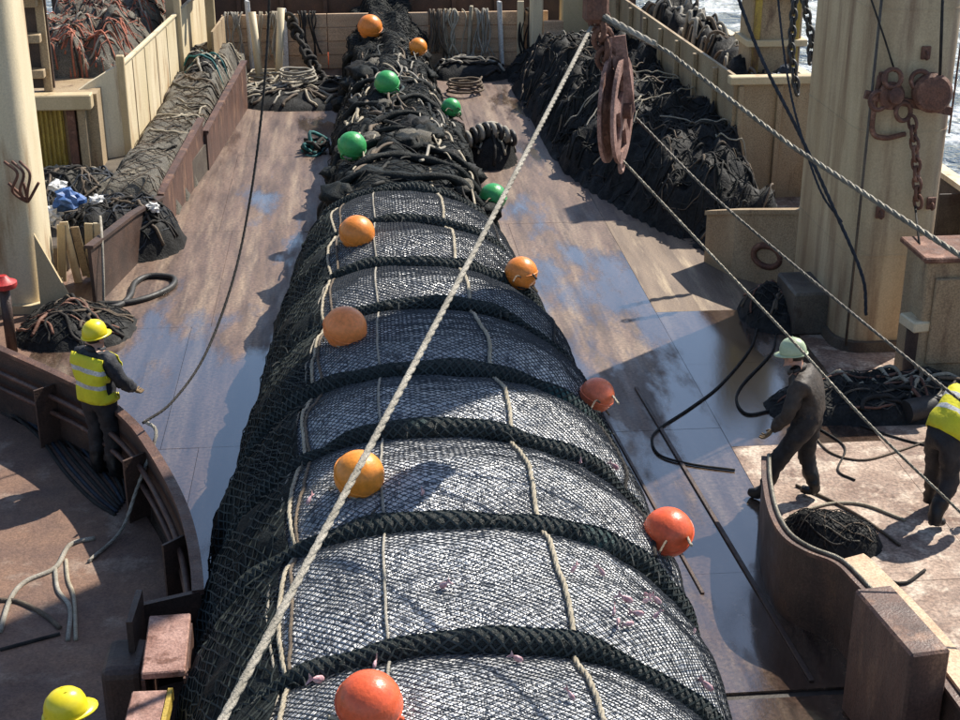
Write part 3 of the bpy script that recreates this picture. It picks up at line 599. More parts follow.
# rope and bobbin heap right of the gathered net
p = at(489, 163); heap('rope_heap', ell(p.x, p.y+.3, .55, .85, .62, 2.2), p.x-.7, p.x+.7, p.y-.7, p.y+1.3, .05, 'blacknet', 'heap of dark rings and pale rope ends right of the gathered net', 'rope heap', 26, ('rope_dark', 'rope_white', 'rope_pale', 'rope_dark'), (.02, .04), .22, 8, False)
t = thing('rubber_bobbin_string', (p.x, p.y, .3), 'string of dark rubber rings with pale gaps on the rope heap', 'bobbins')
for i in range(8):
    a = i/7; c = Vector((p.x-.42+.84*a, p.y-.2+.12*math.sin(a*3), .52+.14*math.sin(a*3.1))); mb = MB(); mb.torus(c, .12, .05, (1, .35, .1), 18); mb.build('ring', 'rubber' if i % 2 else 'rope_white', t, True)
# teal bundle
t = thing('rope_bundle', (-.15, 23.8, 0), 'teal rope bundle hanging off the left side of the gathered net', 'rope bundle'); rnd = random.Random(3); c0 = hit(316, 152)
for i in range(16):
    q = c0+Vector((rnd.uniform(-.12, .12), rnd.uniform(-.15, .15), .05+rnd.uniform(-.12, .2))); mb = MB()
    mb.tube(spl([q+Vector((rnd.uniform(-.25, .25), rnd.uniform(-.3, .3), rnd.uniform(-.2, .15))) for k in range(5)], 5), rnd.uniform(.02, .04), 6); mb.build('rope_loop', rnd.choice(['rope_teal', 'rope_teal', 'rope_dark']), t, True)

# ------------------------------------------------------------------ left: gantry post, deckhouse, net bin
def rounded(cx, cy, hx, hy, r, n=6):
    P = []
    for sx, sy, a0 in ((1, 1, 0), (-1, 1, 90), (-1, -1, 180), (1, -1, 270)):
        for k in range(n+1):
            a = R(a0+90*k/n); P.append((cx+sx*(hx-r)+r*math.cos(a), cy+sy*(hy-r)+r*math.sin(a)))
    return P
t = thing('gantry_post', (-5.1, 20.2, 0), 'thick cream gantry post cut by the left edge of the picture', 'gantry post')
mb = MB(); mb.prism(rounded(-5.12, 20.3, .72, .62, .3), -.01, 14); mb.build('shaft', 'creampale', t, R(30))
mb = MB(); mb.prism(rounded(-5.12, 20.3, .8, .7, .3), 0.0, .12); mb.build('foot_flange', 'cream', t, R(30))
for y, l in ((19.65, .5),):
    mb = MB(); mb.add([(-4.45, y, .02), (-3.95, y, .02), (-4.42, y, 1.15), (-4.45, y+.06, .02), (-3.95, y+.06, .02), (-4.42, y+.06, 1.15)], [(0, 1, 2), (3, 5, 4), (0, 3, 4, 1), (1, 4, 5, 2), (2, 5, 3, 0)]); mb.build('gusset', 'cream', t)
mb = MB(); c = at(30, 218, 1.75); c = Vector((-4.55, 19.62, 1.95))
for k in range(3): mb.tube(spl([c+Vector((-.12+.1*k, -.05, .25)), c+Vector((.05+.08*k, -.12, .1)), c+Vector((.1*k-.05, -.1, -.15)), c+Vector((.12, -.04, -.32)), c+Vector((.2*k-.1, -.05, -.05))], 6), .02, 6)
mb.build('cleat_hooks', 'rust', t, True)
mb = MB(); mb.lathe((-5.35, 18.7, 0), [(.42, 0), (.45, .05), (.45, 1.85), (.4, 2.0), (.2, 2.08)], 28); mb.build('vent_drum', 'grime', None, R(35), 'grey rounded drum standing before the cream gantry post at the left edge', 'drum')
t = thing('fire_hydrant', (-4.55, 18.2, 0), 'small red valve on a dark pipe at the left edge', 'valve'); mb = MB(); mb.tube([(-4.55, 18.2, 0), (-4.55, 18.2, .9)], .07, 12); mb.build('pipe', 'darkwall', t, True)
mb = MB(); mb.lathe((-4.55, 18.2, .9), [(.16, 0), (.17, .03), (.17, .07), (.1, .1), (.05, .16)], 18); mb.build('valve_wheel', 'redpaint', t, R(30))
# leaning boards
t = thing('board_stack', (-4.1, 20.6, 0), 'worn cream boards propped beside the gantry post', 'boards')
for i in range(5):
    x = -4.3+i*.13; mb = MB(); q = Matrix.Rotation(.18+.03*i, 3, 'X')@Matrix.Rotation(random.uniform(-.12, .12), 3, 'Y'); mb.box((x, 20.75+.03*i, .5), (.12, .03, random.uniform(.85, 1.1)), q, .006); mb.build('board', ['cream', 'creampale', 'tan'][i % 3], t)
mb = MB(); mb.tube(spl([(-3.72, 20.9, 1.0), (-3.62, 20.3, .9), (-3.6, 20.0, .45), (-3.62, 19.9, .02)], 8), .02, 6); mb.build('pale_line', 'rope_white', None, True, 'thin pale line hanging over the flared coaming', 'rope')
# deckhouse
t = thing('deckhouse', (-5.6, 25.6, 0), 'small tan deckhouse frame with an ochre corrugated door left of the net bin', 'deckhouse')
yb = 25.4
mb = MB(); mb.box((-5.6, yb+.9, .9), (2.4, 1.5, 1.8)); mb.build('wall', 'tan', t)
mb = MB(); mb.box((-5.55, yb-.02, 1.72), (2.2, .3, .26), None, .02); mb.build('lintel', 'cream', t)
d = MB(); d.box((-5.35, yb+.12, .8), (.72, .05, 1.55)); door = d.build('door', 'yellow', t)
for i in range(9):
    d = MB(); d.box((-5.35-.32+i*.08, yb+.075, .8), (.045, .05, 1.5), None, .012); d.build('rib', 'yellow', door)
for x, m in ((-4.84, 'rust'), (-5.86, 'darkwall'), (-4.66, 'tan')):
    d = MB(); d.box((x, yb+.05, .79), (.14, .16, 1.58), None, .01); d.build('post', m, t)
for z in (2.15, 2.75, 3.35):
    d = MB(); d.box((-5.75, yb+.3, z), (1.0, .3, .14), None, .01); d.build('cross_beam', 'tan', t)
for x in (-6.2, -5.75, -5.25):
    d = MB(); d.box((x, yb+.45, 2.7), (.14, .14, 1.8), None, .01); d.build('upright', 'tan', t)
d = MB(); d.box((-5.7, yb+.5, 2.7), (1.1, .06, 1.7)); d.build('back_plate', 'darkwall', t)
d = MB(); d.box((-5.6, yb+.2, 3.75), (1.3, .8, .5), None, .03); d.build('cap_block', 'cream', t)
# net bin
t = thing('net_bin', (-5, 30, 0), 'cream corrugated steel bin holding red and brown nets on the left', 'net bin')
sidex = lambda y: np.interp(y, [26.4, 36], [-4.09, -3.35])
mb = MB(); mb.wall([(sidex(26.4), 26.4), (sidex(35.5), 35.5)], .45, 2.1, .05); sw = mb.build('side_wall', 'creampale', t)
for i, y in enumerate(np.arange(27.3, 31.6, 1.1)):
    d = MB(); a, c = (sidex(y)+.03, y), (sidex(y+.07)+.03, y+.07); d.wall([a, c], .5, 2.06, .02); d.build('rib', 'creampale', sw)
d = MB(); d.wall([(sidex(26.35)+.01, 26.35), (sidex(35.5)+.01, 35.5)], 2.103, 2.14, .09); d.build('top_rail', 'creampale', t)
mb = MB(); mb.wall([(-5.0, 25.75), (-4.6, 26.02), (-4.1, 26.36)], .0, lambda q: 1.65+.5*q, .05); mb.build('front_wall', 'creampale', t)
for k, (x, y) in enumerate([(-4.07, 26.38), (-3.62, 31.8)]):
    d = MB(); d.box((x, y, 1.2+.9*k), (.14, .14, 2.2+1.8*k), None, .015); d.build('corner_post', 'cream', t)
# bracket tower behind the bin
t = thing('side_tower', (-3.5, 33.2, .5), 'cream box beam on posts at the far end of the left side', 'steel frame')
for x, y in ((-3.85, 32.6), (-3.1, 33.6), (-3.9, 34.2)):
    d = MB(); d.box((x, y, 1.7), (.2, .2, 2.4), None, .015); d.build('post', 'cream', t)
d = MB(); d.box((-3.45, 33.5, 3.1), (1.3, 1.7, .5), None, .02); d.build('box_beam', 'cream', t)
d = MB(); d.box((-3.45, 33.2, 2.4), (1.2, .2, .18), None, .02); d.build('cross_beam', 'rust', t)
d = MB(); d.wall([(-3.0, 32.6), (-2.9, 34.6)], .5, 1.6, .05); d.build('side_plate', 'tan', t)
# litter
for i, (u, v, z, m, s, lab) in enumerate([(50, 215, .62, 'white', .2, 'crumpled white plastic bag beside the gantry post'), (69, 200, .85, 'blueplastic', .22, 'crumpled blue plastic sheet below the ochre door'), (58, 186, .85, 'white', .14, 'pale plastic scrap between the post and the ochre door'), (153, 207, .72, 'white', .1, 'white plastic scrap on the dark net tangle'), (97, 201, .75, 'white', .12, 'grey-white scrap at the foot of the rusty door post')]):
    p = at(u, v, z); mb = MB(); mb.ball((0, 0, 0), 1, 16); A = []
    for x in mb.v:
        q = Vector(x); dd = 1+.9*noise.noise(q*2.1+Vector((i*9, 0, 0))); A.append(p+Vector((q.x*dd*s, q.y*dd*s, q.z*dd*s*.7)))
    mb.v = [tuple(q) for q in A]; mb.build('plastic_scrap', m, None, False, lab, 'plastic litter')
mb = MB(); mb.box((-5.1, 22.6, .2), (1.5, 2.4, .4), None, .03); mb.build('plinth', 'grime', None, label='low grimy plinth under the litter left of the dark net tangle', cat='plinth')
heap('net_heap', lambda x, y: .5+.3*(1-((x+4.75)/.72)**2)*(1-((y-24.2)/1.2)**2) if abs(x+4.75) < .7 and abs(y-24.2) < 1.15 else -1, -5.5, -4.0, 23.0, 25.4, .06, 'greynet', 'tangle of brown and pale ropes on the shelf below the ochre door', 'rope heap', 50, ('rope_brown', 'rope_dark', 'rope_pale', 'rope_dark', 'rope_blue'), (.01, .028), .22, 21, True, 'netpale', .08)
# black hose loop on the deck
P = [at(u, v, .035) for u, v in ((98, 304), (125, 303), (150, 297), (171, 287), (173, 278), (150, 276), (135, 283), (130, 296), (118, 306), (95, 309))]
mb = MB(); mb.tube(spl(P, 8), .045, 10); mb.build('hose', 'rubber', None, True, 'black hose looped on the deck beside the flared coaming', 'hose')
heap('net_heap', ell(-3.85, 18.9, .8, .75, .24, 2.6), -4.7, -3.0, 18.0, 19.8, .05, 'blacknet', 'dark scrap heap at the foot of the gantry post behind the left worker', 'scrap heap', 22, ('rope_dark', 'rope_brown', 'rust'), (.015, .03), .18, 11, True, 'netpale', .07)

# ------------------------------------------------------------------ stern boards and frame
t = thing('stern_board', (1.1, 36.3, 0), 'tan plank barrier across the stern behind the net', 'plank barrier')
for k in range(4):
    for (x0, x1) in ((-3.1, -.55), (-.54, 1.95), (1.96, 4.9)):
        d = MB(); d.box(((x0+x1)/2, 36.35+random.uniform(-.012, .012), .17+k*.335), (x1-x0-.01, .08, .325), None, .008); d.build('plank', 'wood', t)
for x, m, h in ((-2.4, 'white', 1.7), (-1.6, 'white', 1.5), (2.9, 'rope_pale', 1.5), (3.75, 'white', 1.6), (4.2, 'creampale', 1.6)):
    d = MB(); a = random.uniform(-.1, .1); d.bar((x, 36.22, .0), (x+a, 36.2, h), .16, .08, 0, .01); d.build('stanchion', m, t)
t = thing('stern_bulkhead', (1, 38, 0), 'dark steel stern bulkhead above the plank barrier', 'bulkhead')
d = MB(); d.box((0, 38.6, 1.4), (15, .3, 2.8)); d.build('wall', 'darkwall', t)
for x in np.arange(-5, 6.1, 1.1):
    d = MB(); d.box((x, 38.38, 1.6), (.12, .14, 2.4), None, .01); d.build('stiffener', 'darkwall', t)
d = MB(); d.box((0, 38.35, 1.95), (14, .25, .14), None, .01); d.build('beam', 'rustwall', t)
# gear hung over the stern boards
for k, (x, m, lab) in enumerate([(-2.75, 'rope_white', 'pale rope bundle hung over the stern boards at the far left end'), (-1.95, 'rope_pale', 'beige rope bundle hung over the stern boards by the pale poles'), (-1.05, 'rope_dark', 'dark rope bundle hung over the left stern boards'), (2.15, 'rope_brown', 'brown rope bundle hung over the stern boards right of the net'), (2.6, 'rope_pale', 'beige rope bundle hung over the stern boards right of the net'), (3.3, 'rope_white', 'pale rope bundle hung over the right stern boards'), (4.4, 'rope_dark', 'dark rope bundle hung over the stern boards at the right end')]):
    rn = random.Random(k+60); t = thing('hanging_rope', (x, 36.2, .3), lab, 'rope bundle')
    for q in range(9):
        x0 = x+rn.uniform(-.22, .22); mb = MB(); zz = rn.uniform(.1, .7); mb.tube(spl([(x0, 36.5, 1.25), (x0+rn.uniform(-.05, .05), 36.35, 1.4), (x0+rn.uniform(-.08, .08), 36.22, 1.2), (x0+rn.uniform(-.12, .12), 36.2-rn.uniform(0, .12), .5+zz*.5), (x0+rn.uniform(-.2, .2), 36.12-rn.uniform(0, .2), zz*.6+.03)], 5), rn.uniform(.012, .03), 5); mb.build('strand', m, t, True)
for k, (x, y, m, lab) in enumerate([(-2.0, 34.6, 'rope_pale', 'coil of beige rope on the deck left of the gathered net end'), (2.6, 33.2, 'rope_brown', 'coil of brown rope on the deck right of the gathered net end'), (-1.2, 33.2, 'rope_white', 'coil of pale rope on the dark net roll')]):
    rn = random.Random(k); mb = MB(); P = [Vector((x+(.34+.1*rn.random())*math.cos(a), y+(.34+.1*rn.random())*math.sin(a), .03+.012*a+.02*rn.random()+(.3 if k == 2 else 0))) for a in np.arange(0, 26, .5)]; mb.tube(spl(P, 3), .025, 5); mb.build('rope_coil', m, None, True, lab, 'rope coil')
# dark sagging pipe and clutter left of the net end
p = at(290, 106, .1); heap('net_heap', ell(p.x+.3, p.y+1.4, 1.5, 1.5, .3, 2.6), p.x-1.3, p.x+1.9, p.y-.2, p.y+3, .08, 'blacknet', 'low dark net roll lying across the deck left of the gathered net', 'net roll', 60, ('rope_pale', 'rope_dark', 'rope_white', 'rope_brown'), (.02, .04), .15, 12, False)
p = at(440, 70, .1); heap('net_heap', ell(2.9, 35.2, .95, .7, .35, 2.6), 1.9, 3.9, 34.4, 36, .08, 'blacknet', 'low dark net strip lying before the stern boards on the right', 'net roll', 20, ('rope_dark', 'rope_dark', 'rope_white'), (.02, .04), .12, 14, False)
for u0, v0, u1, v1, y, lab in ((252, 12, 262, 108, 34.5, 'pale strut leaning left of the stern boards'), (281, 8, 279, 95, 34.8, 'upright pale pole before the stern boards on the left')):
    a, c = atY(u0, v0, y), atY(u1, v1, y-.2); c.z = max(c.z, .0); mb = MB(); mb.tube([a, c], .09, 10); mb.build('strut', 'creampale', None, True, lab, 'strut')
mb = MB(); P = spl([atY(u, v, y) for u, v, y in ((290, 18, 35), (305, 50, 34.3), (322, 80, 33.6))], 6)
mb = MB(); [mb.torus(q, .12, .05, (random.uniform(-1, 1), random.uniform(-1, 1), .5), 12) for q in P]; mb.build('chain', 'rope_dark', None, True, 'heavy dark chain hanging left of the gathered net', 'chain')

# ------------------------------------------------------------------ right: bin, column, gear
t = thing('net_bin', (7, 30, 0), 'tan steel bin wall behind the black net pile', 'net bin')
mb = MB(); mb.wall([(6.55, 24.4), (6.0, 36)], .0, 2.15, .06); sw = mb.build('side_wall', 'tan', t)
for y in np.arange(25.4, 35.5, 1.3):
    x = np.interp(y, [24.4, 36], [6.55, 6.0])-.08; d = MB(); d.box((x, y, 1.1), (.09, .1, 2.0), None, .01); d.build('stiffener', 'tan', sw)
mb = MB(); mb.wall([(6.5, 24.36), (8.2, 24.36)], .0, 2.0, .06); fwl = mb.build('front_wall', 'tan', t)
for x in (6.62, 7.3, 8.15):
    d = MB(); d.box((x, 24.28, 1.02), (.09, .08, 1.96), None, .01); d.build('stiffener', 'tan', fwl)
mb = MB(); mb.bar((6.4, 24.3, 2.1), (8.35, 24.3, 2.1), .22, .14, 0, .015); mb.build('top_rail', 'cream', t)
mb = MB(); mb.box((8.05, 24.1, .45), (.16, .2, .9), None, .01); mb.build('corner_post', 'yellow', t)
heap('net_heap', lambda x, y: float(1.9*min(1, (x-6.7)/.3, (8.3-x)/.5)*min(1, (y-24.7)/.4)) if 6.7 < x < 8.3 and 24.7 < y < 35 else -1, 6.6, 8.4, 24.6, 35, .14, 'blacknet', 'dark nets filling the right bin', 'net heap', 40, ('rope_dark', 'rope_white', 'rope_brown'), (.02, .05), .5, 16, False)
t = thing('bin_tower', (7.6, 26.6, 0), 'orange and tan steel post rising above the right bin', 'steel post')
d = MB(); d.box((7.75, 26.7, 2.6), (.95, .8, 5.2), None, .03); d.build('post', 'tan', t)
for z in (2.35, 3.2, 4.1):
    d = MB(); d.box((7.75, 26.65, z), (1.12, .95, .12), None, .01); d.build('flange', 'cream', t)
for x in (7.38, 8.1):
    d = MB(); d.box((x, 26.27, 2.8), (.12, .06, 4.9), None, .01); d.build('edge_strip', 'yellow', t)
t = thing('far_bollard_frame', (4.9, 35.2, 0), 'cream twin posts and beam beyond the black net pile', 'steel frame')
for x in (4.55, 5.45, 6.0):
    d = MB(); d.box((x, 35.9, 1.3), (.6 if x > 5 else .28, .5, 2.6), None, .03); d.build('post', 'cream' if x > 5 else 'creampale', t)
d = MB(); d.box((5.2, 35.95, 2.35), (1.9, .4, .3), None, .03); d.build('beam', 'cream', t)
d = MB(); d.box((4.95, 35.7, .75), (.5, .12, .9), None, .02); d.build('panel', 'wood', t)

t = thing('gantry_column', (7.15, 18.3, 0), 'massive rust-stained cream gantry column on the right', 'gantry column')
mb = MB(); mb.prism(rounded(6.86, 18.5, .6, 1.25, .36), -.01, 15); mb.build('shaft', 'column', t, R(30))
mb = MB(); mb.prism(rounded(6.86, 18.5, .66, 1.32, .36), 0, .14); mb.build('foot_flange', 'grime', t, R(30))
d = MB(); d.box((6.05, 18.3, .3), (.5, .9, .6), None, .03); d.build('foot_block', 'grime', t)
t = thing('low_bulwark', (5.9, 20.3, 0), 'low tan bulwark with a cap rail left of the gantry column', 'bulwark')
mb = MB(); mb.wall([(5.35, 21.0), (5.6, 20.3), (6.35, 19.5)], 0, lambda q: .75+.45*q, .06); pl_ = mb.build('plate', 'tan', t)
mb = MB(); mb.wall([(5.35, 21.0), (5.6, 20.3), (6.35, 19.5)], lambda q: .755+.45*q, lambda q: .82+.45*q, .14); mb.build('cap_rail', 'tan', t)
mb = MB(); mb.torus((5.97, 19.86, .45), .2, .05, (-.7, -.75, 0), 24, sq=(1.1, .8)); mb.build('hawse_ring', 'rust', t, True)
heap('net_heap', ell(5.8, 18.6, .5, .7, .4, 2.3), 5.2, 6.4, 17.8, 19.4, .05, 'blacknet', 'dark rope clutter against the left foot of the gantry column', 'rope heap', 30, ('rope_dark', 'rust', 'rope_brown', 'rope_dark'), (.012, .03), .22, 23, True, 'netpale', .08)
for z in (1.3, 2.9, 4.4):
    d = MB(); d.prism(rounded(6.86, 18.5, .606, 1.256, .36), z, z+.022); d.build('weld_band', 'column', t, R(30))
for (x, z) in ((6.45, 3.6), (6.6, 1.9), (7.25, 2.0), (6.95, 3.9)):
    d = MB(); d.box((x, 17.235, z), (.12, .03, .16), None, .01); d.torus((x, 17.2, z-.03), .045, .014, (1, 0, .1), 12); d.build('pad_eye', 'rust', t)
d = MB(); d.tube([(6.32, 17.21, .1), (6.32, 17.21, 4.9)], .018, 6); d.build('conduit', 'grime', t, True)
d = MB(); d.tube([(7.36, 17.22, 2.9), (7.38, 17.22, 6)], .012, 6); d.build('conduit', 'rust', t, True)
# fittings on the column's face
t2 = thing('winch_fitting', (7.25, 17.2, 3.0), 'rusty cluster of shackles and sheaves fixed on the gantry column', 'fitting')
c = Vector(atY(912, 97, 17.15)); mb = MB(); mb.lathe(c+Vector((.22, 0, .06)), [(.05, -.02), (.22, -.02), (.24, .05), (.18, .08), (.18, .12), (.24, .15), (.2, .2), (.05, .22)], 24, (-.15, -1, .1)); mb.build('sheave', 'rust', t2, R(35))
mb = MB(); mb.lathe(c+Vector((-.28, 0, .02)), [(.04, 0), (.17, 0), (.17, .06), (.1, .1), (.1, .16), (.04, .2)], 20, (.2, -1, .2)); mb.build('sheave', 'rust', t2, R(35))
for dx, dz in ((-.45, -.02), (-.12, -.16), (.05, .22), (-.3, .25)):
    mb = MB(); mb.torus(c+Vector((dx, -.08, dz)), .11, .03, (random.uniform(-.4, .4), -1, .2), 16); mb.build('shackle', 'rust', t2, True)
mb = MB(); mb.bar(c+Vector((-.6, -.02, .05)), c+Vector((.5, -.02, -.18)), .06, .1); mb.build('pin_bar', 'rust', t2)
def chain(P, r, th, m, label):
    P = resample(P, r*1.55); t = thing('chain', P[-1], label, 'chain')
    for i in range(len(P)-1):
        d = (P[i+1]-P[i]).normalized(); ax = d.orthogonal().normalized(); ax.rotate(Matrix.Rotation((i % 2)*math.pi/2, 3, d)); b2 = d.cross(ax); mid = (P[i]+P[i+1])/2
        mb = MB(); mb.tube([mid+d*r*1.15*math.cos(a)+b2*r*.62*math.sin(a) for a in np.linspace(0, 2*math.pi, 13)], th, 5, 0, False); mb.build('chain_link', m, t, True)
chain([atY(912, 118, 17.05), atY(916, 160, 17.05), atY(918, 205, 17.1)], .085, .022, 'rust', 'rusty chain hanging down the gantry column below the sheaves')
chain([atY(795, -6, 21.5), atY(791, 50, 21.3), atY(797, 92, 21.1)], .08, .024, 'rubber', 'dark chain hanging between the bin and the column, left one')
chain([atY(803, -6, 21), atY(812, 40, 20.8), atY(810, 62, 20.7)], .08, .024, 'rubber', 'dark chain hanging close against the gantry column edge')
t3 = MB(); t3.tube(spl([atY(880, 76, 17.2), atY(872, 128, 17.2), atY(884, 138, 17.15), atY(905, 134, 17.2)], 6), .035, 6); t3.build('hook_bar', 'rust', None, True, 'curved rusty hook on the face of the gantry column', 'hook')
# locker and bollard
t = thing('locker', (7.1, 16.3, 0), 'grimy cream steel locker against the foot of the gantry column', 'locker')
d = MB(); d.box((7.15, 16.2, .85), (.85, .7, 1.7), None, .02); d.build('body', 'tan', t)
d = MB(); d.box((7.15, 16.2, 1.74), (1.0, .85, .07), None, .015); d.build('lid', 'rust', t)
d = MB(); d.box((7.08, 15.83, .95), (.5, .05, 1.1), None, .015); d.build('door', 'tan', t)
d = MB(); d.box((7.3, 15.78, 1.0), (.04, .05, .14)); d.build('handle', 'rust', t)
t = thing('pipe_rack', (7.95, 15.8, 0), 'rusty upright pipes and clutter right of the grimy locker', 'pipes')
for i in range(5):
    d = MB(); x = 7.75+.17*i; d.tube(spl([(x, 15.9, 0), (x+.03, 15.85, .8), (x+random.uniform(-.1, .1), 15.8, 1.3+.15*i)], 5), .045, 8); d.build('pipe', ['rust', 'cream', 'darkwall', 'tan', 'rust'][i], t, True)
d = MB(); d.box((8.2, 15.95, .3), (1.1, .4, .6), None, .02); d.build('base_block', 'darkwall', t)
def bollard(x, y, h, r, label):
    t = thing('bollard', (x, y, 0), label, 'bollard'); d = MB(); d.lathe((x, y, 0), [(r*1.5, 0), (r*1.5, .05), (r, .07), (r, h-.16), (r*1.02, h-.16)], 24); d.build('post', 'darkwall', t, R(35))
    d = MB(); d.box((x, y, h-.07), (r*2.5, r*2.5, .14), .15, .02); d.build('cap', 'creampale', t)
p = at(912, 388); bollard(p.x, p.y, .95, .15, 'upright bollard with a pale square cap before the column foot')
t = thing('mooring_roller', (6.4, 14.5, 0), 'low black roller lying on the sunlit right floor behind the vest worker', 'roller')
a, c = at(905, 412, .14), at(948, 402, .14); d = MB(); d.tube([a, c], .14, 18); d.build('drum', 'rubber', t, R(40)); d = MB(); d.lathe(c, [(.06, -.03), (.17, -.03), (.17, .03), (.06, .03)], 20, (c-a)); d.build('end_plate', 'white', t)
heap('net_heap', ell(6.3, 15.55, 1.5, .55, .3, 2.4), 4.8, 7.9, 14.9, 16.2, .06, 'blacknet', 'dark strewn gear and ropes at the foot of the gantry column', 'gear heap', 36, ('rope_dark', 'rope_brown', 'rust', 'rope_pale'), (.012, .03), .2, 18, True, 'netpale', .08)
# person-sized orange buoy bundle at the ship's side
t = thing('oilskin_bundle', (8.55, 25.0, 1.0), 'orange and white oilskin bundle hung at the ship side right of the bin', 'oilskin'); c = Vector(atY(782, 93, 25.0))
for k, (dx, dz, s, m) in enumerate([(0, .1, .2, 'orangecloth'), (.06, -.12, .2, 'orangecloth'), (-.08, .24, .13, 'white'), (.02, .38, .12, 'rope_blue')]):
    mb = MB(); mb.ball((0, 0, 0), 1, 16); mb.v = [tuple(c+Vector((dx, 0, dz))+Vector(x)*s*(1+.5*noise.noise(Vector(x)*2+Vector((k*5, 0, 0))))) for x in mb.v]; mb.build('fold', m, t, True)

# ------------------------------------------------------------------ right bulwark and its post
P = [at(u, v, .8) for u, v in ((766, 456), (767, 480), (773, 510), (786, 534), (808, 549), (838, 561), (862, 584))]+[Vector((4.28, 9.5, .8)), Vector((4.36, 8.2, .8)), Vector((4.4, 6, .8))]
P = [Vector((p.x, p.y, 0)) for p in spl(P, 4)]
t = thing('inner_bulwark', (4.1, 11, 0), 'rusty curved bulwark between the channel and the right floor', 'bulwark')
mb = MB(); mb.wall(P, -.01, .76, .04); mb.build('plating', 'darkwall', t)
mb = MB(); mb.wall(P, .762, .8, .09); mb.build('cap_rail', 'rustwall', t)
mb = MB(); mb.tube([p+Vector((.03, 0, .81)) for p in P[:26]], .022, 8); mb.build('edge_pipe', 'wire', t, True)
mb = MB(); mb.wall([p+Vector((.14, .02, 0)) for p in P[20:]], .74, .83, .22); mb.build('top_plate', 'wood', t)
p0 = at(848, 605, 1.15); p1 = at(876, 668, 1.15); mb = MB(); mb.bar(Vector((4.0, 9.72, .575)), Vector((4.12, 8.78, .575)), .32, 1.15, 0, .02); mb.build('fairlead_post', 'rustwall', None, label='heavy rusty box post on the right bulwark in the corner', cat='box post')
# left curved bulwark
P = [at(u, v, .85) for u, v in ((-60, 322), (10, 352), (55, 372), (95, 392), (130, 420), (150, 446), (167, 474), (182, 505), (191, 535), (196, 565), (198, 590))]
P = [Vector((p.x, p.y, 0)) for p in spl(P, 4)]
t = thing('inner_bulwark', (-2.5, 13, 0), 'dark curved bulwark between the left floor and the wet deck', 'bulwark')
mb = MB(); mb.wall(P, -.01, .8, .04); mb.build('plating', 'darkwall', t)
mb = MB(); mb.wall(P, 0.802, .85, .1); mb.build('cap_rail', 'rustwall', t)
fl_ = MB(); fl_.prism([(p.x-.06, p.y-.06) for p in P if p.y > 9]+[(P[-1].x-.1, 4.6), (-4.29, 4.6), (-4.29, 16.0)], 0.002, .012); fl_.build('floor_sheet', 'floor_left', deck)
for h in (.6, .4):
    mb = MB(); Q = [p+Vector((0, 0, h)) for p in P]; Q = [q+Vector((-.08, -.08, 0)) for q in Q]; mb.tube(Q, .03, 8); mb.build('side_pipe', 'rustwall', t, True)
for i in range(8, len(P)-2, 11):
    q = P[i]; n_ = Vector((-.7, -.7, 0)); mb = MB(); mb.wall([q+n_*.03, q+n_*.3], 0, .72, .025); mb.build('stay', 'darkwall', t)
# end post of the left bulwark and channel posts in the corner
e = P[-1]; t = thing('bulwark_gate_post', (-1.75, 9.9, 0), 'dark stepped steel end of the left bulwark beside the net', 'steel end post')
mb = MB(); mb.wall([e+Vector((0, .02, 0)), at(141, 602, .85)*1], 0, .83, .05); mb.v = [(x, y, z) for x, y, z in mb.v]; mb.build('end_plate', 'darkwall', t)
q = at(141, 602, .85); mb = MB(); mb.wall([(q.x, q.y-.02), (q.x-.02, q.y-.5)], 0, .98, .05); mb.build('return_plate', 'darkwall', t)
mb = MB(); a = at(158, 668, .85); mb.box((a.x-.32, a.y+.45, .35), (.34, .5, .7), None, .08); mb.build('block', 'darkwall', t)
t = thing('steel_channel', (-1.6, 9.2, 0), 'short worn steel channel post in the lower left beside the net', 'steel channel')
a = at(170, 614, 1.0); b_ = at(163, 672, 1.0)
mb = MB(); mb.bar((a.x, a.y, .97), (b_.x, b_.y, .97), .32, .06, 0, .01); mb.build('top_plate', 'pinkrust', t)
for s_ in (-1, 1):
    mb = MB(); mb.bar((a.x+s_*.155, a.y-.02, .49), (b_.x+s_*.155, b_.y+.02, .49), .03, .86); mb.build('web', 'rustwall', t)
t = thing('steel_channel', (-1.75, 8.6, 0), 'worn steel channel with ochre edge at the bottom left edge of the picture', 'steel channel')
a = at(150, 690, .9); mb = MB(); mb.bar((a.x, a.y, .87), (a.x-.02, a.y-.9, .87), .26, .06, 0, .01); mb.build('top_plate', 'pinkrust', t)
mb = MB(); mb.bar((a.x+.15, a.y, .86), (a.x+.13, a.y-.9, .86), .035, .1); mb.build('edge_bar', 'yellow', t)
mb = MB(); mb.bar((a.x, a.y, .42), (a.x-.02, a.y-.9, .42), .2, .84); mb.build('web', 'rustwall', t)

